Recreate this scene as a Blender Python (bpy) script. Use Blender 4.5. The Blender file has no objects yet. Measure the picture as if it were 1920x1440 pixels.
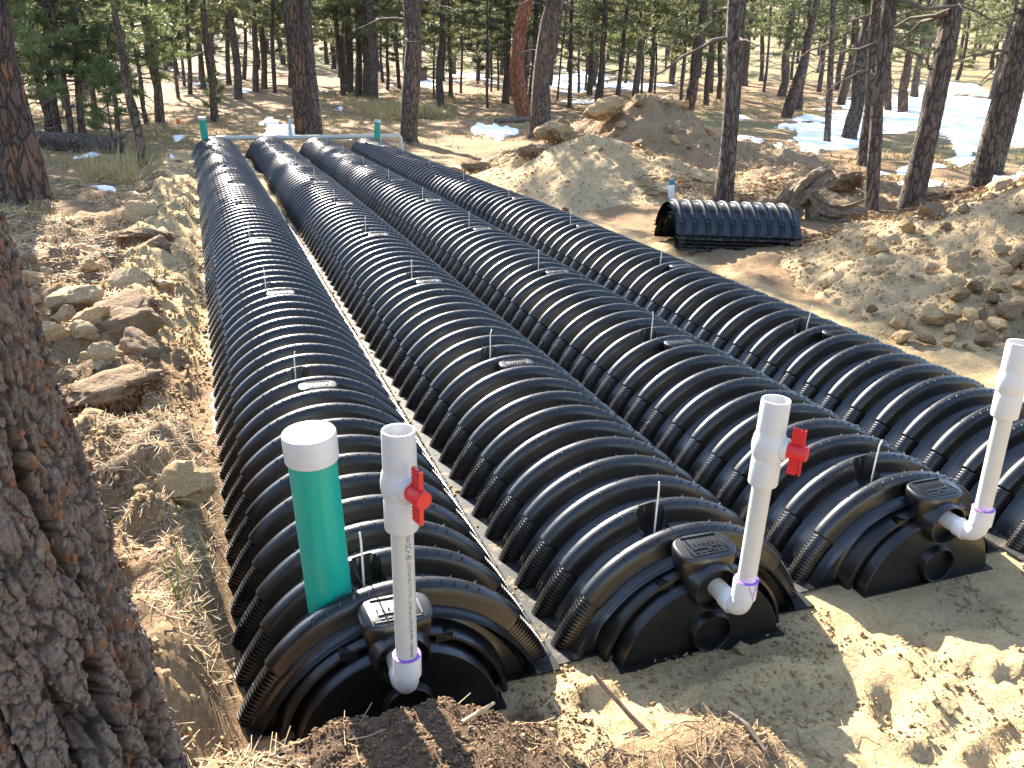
import bpy, math, random
import numpy as np
from mathutils import Matrix, Vector, Euler

# ------------------------------------------------------------------ camera, sky, sun, exposure
scn = bpy.context.scene
COL = scn.collection
CAM = np.array((-0.3497, -3.0001, 1.5470))
F_PX, PITCH, YAW, ROLL = 1563.5, 0.3662, 0.3528, -0.0258
_cy, _sy, _cp, _sp = math.cos(YAW), math.sin(YAW), math.cos(PITCH), math.sin(PITCH)
_fw = np.array((_sy*_cp, _cy*_cp, -_sp)); _rt = np.array((_cy, -_sy, 0.0)); _dn = np.cross(_fw, _rt)
_r = _rt*math.cos(ROLL) + _dn*math.sin(ROLL); _d = _dn*math.cos(ROLL) - _rt*math.sin(ROLL)
cam_data = bpy.data.cameras.new('camera'); cam = bpy.data.objects.new('camera', cam_data); COL.objects.link(cam)
_m = Matrix.Identity(4)
for i in range(3):
    _m[i][0] = _r[i]; _m[i][1] = -_d[i]; _m[i][2] = -_fw[i]; _m[i][3] = CAM[i]
cam.matrix_world = _m
cam_data.sensor_width = 36.0; cam_data.lens = F_PX/1920*36.0
cam_data.clip_start = 0.05; cam_data.clip_end = 3000
scn.camera = cam
SUN_EL, SUN_AZ = math.radians(30), math.radians(-7.0)      # azimuth from +Y towards +X
world = bpy.data.worlds.new('World'); scn.world = world; world.use_nodes = True
wn = world.node_tree.nodes; wl = world.node_tree.links
sky = wn.new('ShaderNodeTexSky'); sky.sky_type = 'NISHITA'; sky.sun_disc = False
sky.sun_elevation = SUN_EL; sky.sun_rotation = SUN_AZ; sky.altitude = 2000; sky.dust_density = 3.0; sky.ozone_density = 0.2; sky.air_density = 1.0
bg = wn['Background']; bg.inputs['Strength'].default_value = 0.15
wl.new(sky.outputs[0], bg.inputs['Color'])
sd = bpy.data.lights.new('sun', 'SUN'); sd.energy = 5.0; sd.angle = math.radians(0.53); sd.color = (1.0, 0.92, 0.79)
sun = bpy.data.objects.new('sun', sd); COL.objects.link(sun)
SDIR = Vector((math.sin(SUN_AZ)*math.cos(SUN_EL), math.cos(SUN_AZ)*math.cos(SUN_EL), math.sin(SUN_EL)))
sun.rotation_euler = SDIR.to_track_quat('Z', 'Y').to_euler()
scn.view_settings.view_transform = 'Standard'; scn.view_settings.look = 'None'
scn.view_settings.exposure = 2.4; scn.view_settings.gamma = 1.0
scn.cycles.max_bounces = 6; scn.cycles.transparent_max_bounces = 8
scn.cycles.use_denoising = True

# ------------------------------------------------------------------ helpers
rng = np.random.default_rng(7)
def nrm(v): v = np.asarray(v, float); return v/np.maximum(np.linalg.norm(v, axis=-1, keepdims=True), 1e-9)
def sstep(a, b, x):
    t = np.clip((np.asarray(x, float)-a)/(b-a), 0, 1); return t*t*(3-2*t)
def _hash(ix, iy, iz, s):
    n = (ix.astype(np.int64)*374761393 + iy.astype(np.int64)*668265263 + iz.astype(np.int64)*2147483647 + s*974634777) & 0xffffffff
    n = ((n ^ (n >> 13))*1274126177) & 0xffffffff
    n = ((n ^ (n >> 16))*2246822519) & 0xffffffff
    return ((n ^ (n >> 15)) & 0xffffff)/float(0xffffff)
def noise(x, y, z=0.0, s=0):
    x, y, z = np.broadcast_arrays(np.asarray(x, float), np.asarray(y, float), np.asarray(z, float))
    ix, iy, iz = np.floor(x), np.floor(y), np.floor(z)
    fx, fy, fz = x-ix, y-iy, z-iz
    u, v, w = fx*fx*fx*(fx*(6*fx-15)+10), fy*fy*fy*(fy*(6*fy-15)+10), fz*fz*fz*(fz*(6*fz-15)+10)
    out = 0
    for dx in (0, 1):
        for dy in (0, 1):
            for dz in (0, 1):
                out = out + _hash(ix+dx, iy+dy, iz+dz, s)*(u if dx else 1-u)*(v if dy else 1-v)*(w if dz else 1-w)
    return out*2-1
def fbm(x, y, z=0.0, s=0, o=4, g=0.5):
    a, f, out = 1.0, 1.0, 0
    for k in range(o):
        out = out + a*noise(np.asarray(x)*f, np.asarray(y)*f, np.asarray(z)*f, s+k*17); a *= g; f *= 2.03
    return out
def worley(P, s=0):
    """distance to nearest and second nearest feature point, and the nearest one's id"""
    P = np.asarray(P, float); I = np.floor(P)
    f1 = np.full(len(P), 9.0); f2 = f1.copy(); idn = np.zeros(len(P))
    for dx in (-1, 0, 1):
        for dy in (-1, 0, 1):
            for dz in (-1, 0, 1):
                J = I + (dx, dy, dz)
                q = J + np.stack([_hash(J[:, 0], J[:, 1], J[:, 2], s+k) for k in (1, 2, 3)], 1)
                dd = np.linalg.norm(P-q, axis=1); h = _hash(J[:, 0], J[:, 1], J[:, 2], s+9)
                c = dd < f1
                f2 = np.where(c, f1, np.minimum(f2, dd)); idn = np.where(c, h, idn); f1 = np.where(c, dd, f1)
    return f1, f2, idn

MATS = {}
def mesh(name, verts, faces, mat=None, smooth=True, sharp=None):
    verts = np.asarray(verts, dtype=np.float32)
    me = bpy.data.meshes.new(name)
    if isinstance(faces, np.ndarray):
        n, k = faces.shape
        me.vertices.add(len(verts)); me.vertices.foreach_set('co', verts.ravel())
        me.loops.add(n*k); me.loops.foreach_set('vertex_index', faces.astype(np.int32).ravel())
        me.polygons.add(n); me.polygons.foreach_set('loop_start', np.arange(0, n*k, k, dtype=np.int32))
        me.update(calc_edges=True); me.validate()
    else:
        me.from_pydata(verts.tolist(), [], [list(map(int, f)) for f in faces]); me.update()
    if smooth: me.polygons.foreach_set('use_smooth', [True]*len(me.polygons))
    if sharp: me.set_sharp_from_angle(angle=math.radians(sharp))
    if mat: me.materials.append(MATS[mat])
    return me
def link(name, data, parent=None, loc=(0, 0, 0), rot=(0, 0, 0), scale=(1, 1, 1)):
    o = bpy.data.objects.new(name, data); COL.objects.link(o)
    o.location = loc; o.rotation_euler = rot; o.scale = scale
    if parent is not None: o.parent = parent
    return o
def tag(o, label=None, cat=None, group=None, kind=None):
    if label: o['label'] = label
    if cat: o['category'] = cat
    if group: o['group'] = group
    if kind: o['kind'] = kind
    return o
def root(name, loc, label, cat, group=None, rot=(0, 0, 0)):
    o = link(name, None, None, loc, rot); o.empty_display_size = 0.1
    return tag(o, label, cat, group)

class MB:
    """collects pieces of one mesh"""
    def __init__(s): s.v = []; s.f = []; s.n = 0
    def add(s, v, f):
        v = np.asarray(v, float); s.v.append(v); s.f += [[int(i)+s.n for i in q] for q in f]; s.n += len(v); return s
    def mesh(s, name, mat, smooth=True, sharp=35): return mesh(name, np.concatenate(s.v), s.f, mat, smooth, sharp)
def box(c, h, R=None, taper=1.0):
    c = np.asarray(c, float)
    v = np.array([(x*(taper if z > 0 else 1), y*(taper if z > 0 else 1), z) for z in (-1, 1) for x, y in ((-1, -1), (1, -1), (1, 1), (-1, 1))])*np.asarray(h)
    if R is not None: v = v @ np.asarray(R).T
    return v+c, [(0, 3, 2, 1), (4, 5, 6, 7), (0, 1, 5, 4), (1, 2, 6, 5), (2, 3, 7, 6), (3, 0, 4, 7)]
def frames(P):
    P = np.asarray(P, float); T = nrm(np.gradient(P, axis=0)); up = np.array((0.13, 0.27, 0.95)) if abs(T[0, 2]) < .9 else np.array((0.2, 1, 0.1))
    N = []; n = nrm(np.cross(T[0], up))
    for t in T:
        n = nrm(n - t*(n@t)); N.append(n)
    N = np.array(N); return T, N, np.cross(T, N)
def tube(P, r, seg=12, cap=True, wob=None):
    P = np.asarray(P, float); r = np.broadcast_to(np.asarray(r, float), (len(P),)); T, N, B = frames(P)
    a = np.linspace(0, 2*math.pi, seg, endpoint=False)
    R = r[:, None]*np.ones(seg)
    if wob is not None: R = R*wob(np.arange(len(P))[:, None]*np.ones(seg), a[None, :]*np.ones((len(P), 1)))
    V = P[:, None, :] + R[..., None]*(np.cos(a)[None, :, None]*N[:, None, :] + np.sin(a)[None, :, None]*B[:, None, :])
    V = V.reshape(-1, 3); F = []
    for i in range(len(P)-1):
        for j in range(seg):
            k = (j+1) % seg; F.append((i*seg+j, i*seg+k, (i+1)*seg+k, (i+1)*seg+j))
    if cap:
        F.append(tuple(range(seg-1, -1, -1))); F.append(tuple((len(P)-1)*seg+j for j in range(seg)))
    return V, F
def lathe(prof, seg=32, axis_o=(0, 0, 0), close=False):
    prof = np.asarray(prof, float); a = np.linspace(0, 2*math.pi, seg, endpoint=False)
    V = np.stack([prof[:, 0, None]*np.cos(a), prof[:, 0, None]*np.sin(a), prof[:, 1, None]*np.ones(seg)], -1).reshape(-1, 3)+np.asarray(axis_o)
    F = []; n = len(prof)
    for i in range(n if close else n-1):
        for j in range(seg):
            k = (j+1) % seg; i2 = (i+1) % n; F.append((i*seg+j, i*seg+k, i2*seg+k, i2*seg+j))
    return V, F
def align(v, d, o=(0, 0, 0)):
    """rotate geometry built along +Z so that +Z becomes d, move to o"""
    R = np.array(Vector(d).to_track_quat('Z', 'Y').to_matrix()); return np.asarray(v) @ R.T + np.asarray(o)
ORD = ['first', 'second', 'third', 'fourth', 'fifth', 'sixth', 'seventh', 'eighth', 'ninth', 'tenth', 'eleventh', 'twelfth', 'thirteenth', 'fourteenth', 'fifteenth', 'sixteenth', 'seventeenth', 'eighteenth', 'nineteenth', 'twentieth']
# ------------------------------------------------------------------ materials
class NT:
    def __init__(s, name):
        m = bpy.data.materials.new(name); m.use_nodes = True; s.m = m; s.n = m.node_tree.nodes; s.l = m.node_tree.links
        s.b = s.n['Principled BSDF']; MATS[name] = m
    def node(s, t, **kw):
        n = s.n.new('ShaderNode'+t)
        for k, v in kw.items():
            if k in n.inputs.keys() if isinstance(k, str) else False: n.inputs[k].default_value = v
            else: setattr(n, k, v)
        return n
    def set(s, **kw):
        for k, v in kw.items():
            k = k.replace('_', ' ')
            for q in s.b.inputs:
                if q.name.lower() == k.lower():
                    if hasattr(v, 'links') or isinstance(v, bpy.types.NodeSocket): s.l.new(v, q)
                    else: q.default_value = v
    def coord(s, kind='Object', scale=(1, 1, 1)):
        if kind == 'World': o = s.node('NewGeometry').outputs['Position']
        else: o = s.node('TexCoord').outputs[kind]
        mp = s.node('Mapping'); mp.inputs['Scale'].default_value = scale; s.l.new(o, mp.inputs[0]); return mp.outputs[0]
    def noise(s, vec, scale, detail=4, rough=0.6, out='Fac'):
        n = s.node('TexNoise'); n.inputs['Scale'].default_value = scale; n.inputs['Detail'].default_value = detail; n.inputs['Roughness'].default_value = rough
        s.l.new(vec, n.inputs['Vector']); return n.outputs[out]
    def vor(s, vec, scale, feature='F1', out='Distance'):
        n = s.node('TexVoronoi'); n.feature = feature; n.inputs['Scale'].default_value = scale; s.l.new(vec, n.inputs['Vector']); return n.outputs[out]
    def ramp(s, fac, stops):
        n = s.node('ValToRGB'); s.l.new(fac, n.inputs[0]); e = n.color_ramp.elements
        while len(e) > len(stops): e.remove(e[-1])
        while len(e) < len(stops): e.new(1)
        for q, (p, c) in zip(e, stops):
            q.position = p; q.color = (*c, 1) if isinstance(c, tuple) else (c, c, c, 1)
        return n.outputs[0]
    def mix(s, fac, a, b):
        n = s.node('Mix'); n.data_type = 'RGBA'
        for v, i in ((fac, 0), (a, 6), (b, 7)):
            if isinstance(v, (int, float)): n.inputs[i].default_value = v
            elif isinstance(v, tuple): n.inputs[i].default_value = (*v, 1)
            else: s.l.new(v, n.inputs[i])
        return n.outputs[2]
    def math(s, op, a, b=0.0):
        n = s.node('Math'); n.operation = op
        for v, i in ((a, 0), (b, 1)):
            if isinstance(v, (int, float)): n.inputs[i].default_value = v
            else: s.l.new(v, n.inputs[i])
        return n.outputs[0]
    def bump(s, h, strength=0.4, dist=0.01, prev=None):
        n = s.node('Bump'); n.inputs['Strength'].default_value = strength; n.inputs['Distance'].default_value = dist
        s.l.new(h, n.inputs['Height'])
        if prev is not None: s.l.new(prev, n.inputs['Normal'])
        return n.outputs[0]
def plain(name, col, rough=0.4, spec=0.5, var=0.12, vs=18, bump=0.0, metal=0.0, dirt=0.0):
    t = NT(name); v = t.coord('World'); f = t.noise(v, vs, 5)
    c = t.ramp(f, [(0.3, tuple(x*(1-var) for x in col)), (0.7, tuple(min(1, x*(1+var)) for x in col))])
    if dirt:
        dm = t.math('MULTIPLY', t.ramp(t.noise(v, 9, 8, 0.78), [(0.52, 0.0), (0.72, 1.0)]), t.ramp(t.noise(v, 120, 4, 0.7), [(0.4, 0.2), (0.62, 1.0)]))
        c = t.mix(t.math('MULTIPLY', dm, dirt), c, (0.24, 0.18, 0.11))
    t.set(Base_Color=c, Roughness=rough, Specular_IOR_Level=spec, Metallic=metal)
    if bump: t.set(Normal=t.bump(t.noise(v, vs*6, 3), bump, 0.003))
    return t
# black moulded plastic: sheen, sand dust, scuffs
t = NT('plastic'); v = t.coord('World')
dust = t.ramp(t.noise(v, 5.5, 7, 0.72), [(0.50, 0.0), (0.85, 0.13)])
speck = t.ramp(t.noise(v, 240, 2), [(0.72, 0.0), (0.78, 0.5)])
df = t.math('MAXIMUM', dust, t.math('MULTIPLY', speck, t.noise(v, 9, 3)))
t.set(Base_Color=t.mix(df, (0.0045, 0.0045, 0.005), (0.16, 0.125, 0.085)), Specular_IOR_Level=0.5,
      Roughness=t.ramp(t.noise(v, 14, 6, 0.7), [(0.25, 0.28), (0.75, 0.43)]), Coat_Weight=0.2, Coat_Roughness=0.13)
t.set(Normal=t.bump(t.noise(v, 32, 3), 0.10, 0.004, t.bump(t.noise(v, 320, 2), 0.06, 0.001)))
t = NT('plastic_dusty'); v = t.coord('World')
t.set(Base_Color=t.mix(t.ramp(t.noise(v, 16, 7, 0.75), [(0.52, 0.0), (0.66, 0.8)]), (0.016, 0.016, 0.016), (0.24, 0.175, 0.10)), Roughness=0.75, Specular_IOR_Level=0.3, Normal=t.bump(t.noise(v, 90, 5), 0.4, 0.004))
plain('pvc', (0.50, 0.475, 0.42), 0.4, 0.5, 0.02, 5, 0.02, dirt=0.35)
plain('pvc_fitting', (0.54, 0.53, 0.51), 0.34, 0.5, 0.015, 5, 0.02, dirt=0.18)
plain('pvc_green', (0.0, 0.31, 0.235), 0.40, 0.45, 0.05, 4, 0.03, dirt=0.32)
plain('red', (0.62, 0.018, 0.022), 0.35, 0.5, 0.08, 30, 0.05)
plain('ink', (0.03, 0.03, 0.035), 0.7, 0.2, 0.3, 200)
plain('purple', (0.28, 0.12, 0.48), 0.5, 0.3, 0.45, 160)
plain('primer_stain', (0.62, 0.5, 0.68), 0.5, 0.3, 0.25, 120)
plain('wire', (0.72, 0.70, 0.64), 0.4, 0.5, 0.1, 30)
plain('can_white', (0.75, 0.77, 0.78), 0.35, 0.5, 0.12, 60)
plain('can_blue', (0.02, 0.18, 0.30), 0.4, 0.5, 0.1, 60)
plain('orange', (0.9, 0.16, 0.03), 0.6, 0.3, 0.1, 60)
plain('stick', (0.24, 0.15, 0.09), 0.85, 0.2, 0.4, 60, 0.5)
plain('board', (0.16, 0.14, 0.12), 0.8, 0.2, 0.3, 12, 0.3)
plain('branch', (0.13, 0.105, 0.085), 0.9, 0.1, 0.35, 9, 0.3)
plain('needle_litter', (0.42, 0.30, 0.175), 0.8, 0.2, 0.55, 26)
plain('root_litter', (0.25, 0.165, 0.095), 0.85, 0.2, 0.6, 40)
plain('grass_dry', (0.40, 0.32, 0.15), 0.8, 0.2, 0.4, 3.0)
plain('grass_green', (0.17, 0.24, 0.045), 0.7, 0.2, 0.35, 20)
# soil family
def soil(name, c0, c1, c2, fine=90, bs=0.7):
    t = NT(name); v = t.coord('World')
    a = t.noise(v, 3.2, 8, 0.65); b = t.noise(v, fine, 5, 0.7); cr = t.vor(v, fine*0.55)
    c = t.mix(t.ramp(a, [(0.35, 0.0), (0.65, 1.0)]), c0, c1)
    c = t.mix(t.math('MULTIPLY', t.ramp(b, [(0.40, 1.0), (0.60, 0.0)]), 0.55), c, c2)
    c = t.mix(t.ramp(t.noise(v, fine*3, 2), [(0.66, 0.0), (0.74, 0.55)]), c, (0.62, 0.54, 0.42))
    t.set(Base_Color=c, Roughness=0.95, Specular_IOR_Level=0.15)
    h = t.math('ADD', t.math('MULTIPLY', b, 0.6), t.math('MULTIPLY', t.noise(v, fine*0.25, 6, 0.7), 1.6))
    h = t.math('SUBTRACT', h, t.math('MULTIPLY', cr, 0.5))
    t.set(Normal=t.bump(h, bs, 0.02)); return t
soil('sand_pile', (0.55, 0.405, 0.23), (0.49, 0.35, 0.19), (0.35, 0.245, 0.13))
soil('brown_pile', (0.39, 0.275, 0.165), (0.32, 0.22, 0.13), (0.18, 0.12, 0.068), 70)
soil('clod_tan', (0.54, 0.37, 0.19), (0.45, 0.30, 0.15), (0.21, 0.135, 0.07), 80)
soil('clod_brown', (0.31, 0.21, 0.122), (0.23, 0.152, 0.088), (0.10, 0.066, 0.04), 80)
soil('clod_grey', (0.52, 0.38, 0.22), (0.43, 0.305, 0.17), (0.20, 0.14, 0.08), 80)
soil('crumb', (0.48, 0.345, 0.185), (0.38, 0.265, 0.14), (0.24, 0.16, 0.08), 60)
soil('sod', (0.16, 0.11, 0.065), (0.115, 0.078, 0.045), (0.05, 0.034, 0.02), 60)
plain('root_fibre', (0.17, 0.105, 0.06), 0.9, 0.1, 0.5, 14)
# ground: zones painted as vertex weights (sand, litter, topsoil, olive grass)
t = NT('ground'); v = t.coord('World')
zn = t.node('VertexColor'); zn.layer_name = 'zone'
sp = t.node('SeparateColor'); t.l.new(zn.outputs['Color'], sp.inputs[0])
nb = t.noise(v, 7, 8, 0.7); nf = t.noise(v, 75, 5, 0.7); ns = t.noise(v, 1.1, 6, 0.62)
vs = t.coord('World', (1.0, 0.35, 1.0)); nn = t.noise(vs, 60, 5, 0.8)
lit = t.mix(t.ramp(nn, [(0.35, 0.0), (0.65, 1.0)]), (0.145, 0.09, 0.05), (0.36, 0.245, 0.135))
lit = t.mix(t.ramp(ns, [(0.35, 0.0), (0.65, 0.6)]), lit, (0.27, 0.16, 0.08))
olv = t.mix(t.ramp(nf, [(0.35, 0.0), (0.65, 1.0)]), (0.14, 0.112, 0.052), (0.29, 0.225, 0.11))
snd = t.mix(t.ramp(nb, [(0.3, 0.0), (0.7, 1.0)]), (0.42, 0.295, 0.148), (0.54, 0.395, 0.21))
snd = t.mix(t.math('MULTIPLY', t.ramp(nf, [(0.36, 1.0), (0.5, 0.0)]), 0.5), snd, (0.24, 0.16, 0.08))
top = t.mix(t.ramp(nf, [(0.35, 0.0), (0.7, 1.0)]), (0.07, 0.043, 0.027), (0.17, 0.108, 0.066))
gr = t.ramp(t.noise(v, 260, 2), [(0.66, 0.0), (0.72, 0.6)])
def edge(ch, w=0.45):
    x = t.math('ADD', sp.outputs[ch], t.math('MULTIPLY', t.math('SUBTRACT', nb, 0.5), w)); return t.ramp(x, [(0.38, 0.0), (0.62, 1.0)])
c = t.mix(edge('Blue'), lit, olv)
c = t.mix(edge('Green'), c, top)
c = t.mix(edge('Red'), c, snd)
c = t.mix(gr, c, (0.52, 0.45, 0.35))
h = t.math('ADD', t.math('MULTIPLY', nf, 0.5), t.math('MULTIPLY', t.noise(v, 24, 6, 0.75), 1.2))
h = t.math('ADD', h, t.math('MULTIPLY', nn, 0.5))
t.set(Base_Color=c, Roughness=0.95, Specular_IOR_Level=0.12, Normal=t.bump(h, 0.75, 0.022))
# snow
t = NT('snow'); v = t.coord('World')
t.set(Base_Color=t.mix(t.ramp(t.noise(v, 2.2, 7, 0.7), [(0.52, 0.0), (0.8, 0.35)]), (0.94, 0.92, 0.88), (0.62, 0.55, 0.44)), Roughness=0.7,
      Normal=t.bump(t.noise(v, 7, 6, 0.6), 0.5, 0.05))
# barks
def bark(name, dark, mid, hi, hifac, sc=1.0):
    t = NT(name); v = t.coord('World', (1, 1, 0.30)); w = t.noise(v, 4*sc, 4, 0.6, 'Color')
    wv = t.node('Mix'); wv.data_type = 'VECTOR'; wv.inputs[0].default_value = 0.22; t.l.new(v, wv.inputs[4]); t.l.new(w, wv.inputs[5])
    e = t.vor(wv.outputs[1], 21*sc, 'DISTANCE_TO_EDGE'); cell = t.vor(wv.outputs[1], 21*sc, 'F1', 'Color')
    f = t.noise(v, 70*sc, 6, 0.75)
    c = t.mix(t.ramp(f, [(0.3, 0.0), (0.7, 1.0)]), dark, mid)
    sx = t.node('SeparateColor'); t.l.new(cell, sx.inputs[0])
    c = t.mix(t.math('MULTIPLY', t.ramp(sx.outputs[0], [(0.55, 0.0), (0.95, 1.0)]), hifac), c, hi)
    c = t.mix(t.ramp(e, [(0.0, 0.85), (0.12, 0.0)]), c, tuple(x*0.45 for x in dark))
    hh = t.math('ADD', t.ramp(e, [(0.0, 0.0), (0.16, 1.0)]), t.math('MULTIPLY', f, 0.55))
    t.set(Base_Color=c, Roughness=0.92, Specular_IOR_Level=0.2, Normal=t.bump(hh, 0.9, 0.03/sc))
bark('bark', (0.075, 0.060, 0.052), (0.20, 0.16, 0.135), (0.235, 0.155, 0.11), 0.5)
bark('bark_red', (0.24, 0.09, 0.05), (0.40, 0.165, 0.09), (0.46, 0.20, 0.11), 0.5, 0.8)
bark('bark_dark', (0.065, 0.050, 0.042), (0.185, 0.145, 0.118), (0.20, 0.14, 0.10), 0.35)
bark('bark_rust', (0.055, 0.042, 0.036), (0.16, 0.12, 0.10), (0.24, 0.125, 0.072), 0.75, 0.9)
t = NT('bark_near'); v = t.coord('World')
zn = t.node('VertexColor'); zn.layer_name = 'zone'; sp = t.node('SeparateColor'); t.l.new(zn.outputs['Color'], sp.inputs[0])
f = t.noise(v, 130, 6, 0.75)
c = t.mix(t.ramp(f, [(0.3, 0.0), (0.72, 1.0)]), (0.075, 0.056, 0.045), (0.28, 0.215, 0.17))
rust = t.mix(f, (0.15, 0.062, 0.03), (0.30, 0.135, 0.065))
c = t.mix(sp.outputs['Red'], c, rust)
c = t.mix(sp.outputs['Green'], c, (0.018, 0.013, 0.011))
c = t.mix(t.ramp(t.noise(v, 5.5, 6, 0.7), [(0.66, 0.0), (0.74, 0.55)]), c, (0.12, 0.13, 0.075))
t.set(Base_Color=c, Roughness=0.9, Specular_IOR_Level=0.25, Normal=t.bump(t.math('ADD', f, t.noise(v, 42, 5, 0.7)), 0.45, 0.006))
t = NT('driftwood'); v = t.coord('World'); f = t.noise(v, 26.0, 8, 0.75)
t.set(Base_Color=t.ramp(f, [(0.3, (0.06, 0.042, 0.03)), (0.5, (0.20, 0.15, 0.10)), (0.75, (0.36, 0.30, 0.22))]), Roughness=0.9, Normal=t.bump(f, 0.9, 0.03))
# needles: diffuse with light coming through
def leaf(name, c0, c1):
    t = NT(name); v = t.coord('World'); oi = t.node('ObjectInfo')
    f = t.math('ADD', t.math('MULTIPLY', t.noise(v, 0.9, 5, 0.7), 0.8), t.math('MULTIPLY', oi.outputs['Random'], 0.3))
    c = t.ramp(f, [(0.32, c0), (0.8, c1)])
    t.set(Base_Color=c, Roughness=0.55, Specular_IOR_Level=0.3)
    tr = t.node('BsdfTranslucent'); t.l.new(c, tr.inputs[0]); mx = t.node('MixShader'); mx.inputs[0].default_value = 0.42
    out = t.n['Material Output']; t.l.new(t.b.outputs[0], mx.inputs[1]); t.l.new(tr.outputs[0], mx.inputs[2]); t.l.new(mx.outputs[0], out.inputs[0])
leaf('needles', (0.07, 0.088, 0.04), (0.25, 0.255, 0.115))
leaf('needles_young', (0.10, 0.145, 0.05), (0.27, 0.30, 0.115))
# ------------------------------------------------------------------ terrain and piles (heights in metres, trench floor = 0)
def front_mound(x, y):
    prof = np.interp(x, [-1.2, -.62, -.41, -.28, -.22, -.06, 0, .07, .16, .24, .32, .58, 1.2, 2.5], [.20, .20, .235, .225, .24, .265, .272, .24, .185, .12, .06, .02, .015, .02])
    return prof*sstep(-1.42, -1.60, y)
def terrain(x, y, fine=True):
    x = np.asarray(x, float); y = np.asarray(y, float)
    d = np.hypot(x+.35, y+3); far = np.clip(d-20, 0, None)
    z = .0016*far**1.75
    z = z + .16*fbm(x*.13, y*.13, 0, 3, 3)*sstep(11, 24, d)
    e0 = np.interp(y, [-1.3, .2, 1.2, 3], [-.375, -.385, -.43, -.47]); e1 = np.interp(y, [-1.3, .2, 1.2, 3], [-.55, -.60, -.80, -.86])
    tq = np.clip((x-e0)/(e1-e0), 0, 1); trench = tq*tq*(3-2*tq)
    hl = np.interp(y, [-4, -1.5, -.8, 0, 2, 5, 9, 14], [.28, .25, .26, .22, .13, .10, .06, .0])
    bank = hl*trench*(1+(.2+.3*sstep(-1.1, -.3, y))*fbm(x*2.6, y*2.6, 0, 5, 4))
    z = z + np.maximum(bank, front_mound(x, y))
    # knobby sand berm along the left row
    berm = sstep(-.46, -.56, x)*sstep(-1.02, -.86, x)*sstep(.6, 1.3, y)*sstep(12, 7, y)
    z = z + berm*(.05+.060*np.abs(fbm(x*6, y*5, 0, 21, 3, .55)))
    # litter heap and sand ridge right of the nearest end caps
    z = z + .055*np.exp(-(((x-.60)/.22)**2+((y+1.72)/.09)**2)) + .06*np.exp(-(((x-.95)/.22)**2+((y+1.52)/.06)**2))
    z = z + .05*np.exp(-(((x-.47)/.10)**2+((y+1.44)/.05)**2)) + .05*np.exp(-(((x-1.95)/.35)**2+((y+1.75)/.12)**2))
    z = z + .022*np.clip(fbm(x*2.5, y*2.5, 0, 33, 3)+.45, 0, 1)*sstep(-.405, -.43, x)*sstep(-.7, -.5, x)*sstep(-1.3, -1.0, y) + .10*sstep(3.1, 4.2, x)*sstep(-3, 1, y)*sstep(14, 8, y)
    for bx, by, ba, bl in ((1.35, -1.92, .3, .12), (1.62, -1.78, -.4, .11), (1.18, -1.74, .9, .10), (1.75, -2.02, .2, .12), (1.48, -1.55, 1.2, .09), (1.05, -1.98, -.2, .11)):
        u = (x-bx)*math.cos(ba)+(y-by)*math.sin(ba); v = -(x-bx)*math.sin(ba)+(y-by)*math.cos(ba); q = (u/bl)**2+(v/.045)**2
        z = z-.020*np.exp(-q*q)+.010*np.exp(-(np.sqrt(q)-1.35)**2*9)
    if fine:
        near = sstep(14, 6, d)
        out = sstep(-.43, -.5, x)+sstep(3.05, 3.2, x)+sstep(-1.33, -1.42, y)+sstep(12.6, 13, y)
        a = np.clip(out, .12, 1)*near
        z = z + a*((.020+.022*sstep(-.43, -.5, x))*fbm(x*5, y*5, 0, 8, 4)+.010*fbm(x*26, y*26, 0, 9, 3)) + (1-near)*.05*fbm(x*.9, y*.9, 0, 12, 3)
        z = z + .05*np.maximum(0, fbm(x*3.1, y*3.1, 0, 31, 3))*sstep(-.6, -.9, x)*sstep(9, 5, y)*near
    return z
def cone(x, y, cx, cy, R, H, ang=0, ratio=1.0, p=1.15):
    c, s = math.cos(ang), math.sin(ang); u = (x-cx)*c+(y-cy)*s; v = (-(x-cx)*s+(y-cy)*c)/ratio
    r = np.sqrt(u*u+v*v+.012)/R
    return H*np.clip(1-r, 0, None)**p
def pile_sand(x, y):
    h = cone(x, y, 4.45, 7.1, 2.05, .66, .1, .92) + .0
    h = np.maximum(h, cone(x, y, 3.7, 7.7, 1.3, .42))
    h = np.maximum(h, cone(x, y, 5.1, 6.6, 1.5, .45))
    return h*(1+.16*fbm(x*1.5, y*1.5, 0, 41, 3)) + (h > .02)*(.020*fbm(x*4, y*4, 0, 42, 4)+.008*fbm(x*17, y*17, 0, 43, 3))
def pile_brown(x, y):
    h = cone(x, y, 6.1, 9.0, 2.5, 1.06, .15, .9)
    h = np.maximum(h, cone(x, y, 4.9, 8.8, 1.7, .62)); h = np.maximum(h, cone(x, y, 7.3, 8.0, 2.0, .55))
    h = np.maximum(h, cone(x, y, 6.9, 6.4, 1.9, .32))
    return h*(1+.18*fbm(x*1.4, y*1.4, 0, 51, 3)) + (h > .02)*(.07*fbm(x*2.6, y*2.6, 0, 52, 4)+.022*fbm(x*15, y*15, 0, 53, 3))
def pile_right(x, y):
    h = cone(x, y, 7.3, 1.6, 3.7, 1.26, 0, .62, 1.0)
    h = np.maximum(h, cone(x, y, 4.6, 1.0, 1.3, .13, .2, .7))
    return h*(1+.13*fbm(x*1.3, y*1.3, 0, 61, 3)) + (h > .02)*(.035*fbm(x*3.2, y*3.2, 0, 62, 4)+.012*fbm(x*16, y*16, 0, 63, 3))
def surf(x, y):
    x = np.asarray(x, float); y = np.asarray(y, float)
    return terrain(x, y) + np.maximum(np.maximum(pile_sand(x, y), pile_brown(x, y)), pile_right(x, y))
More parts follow.
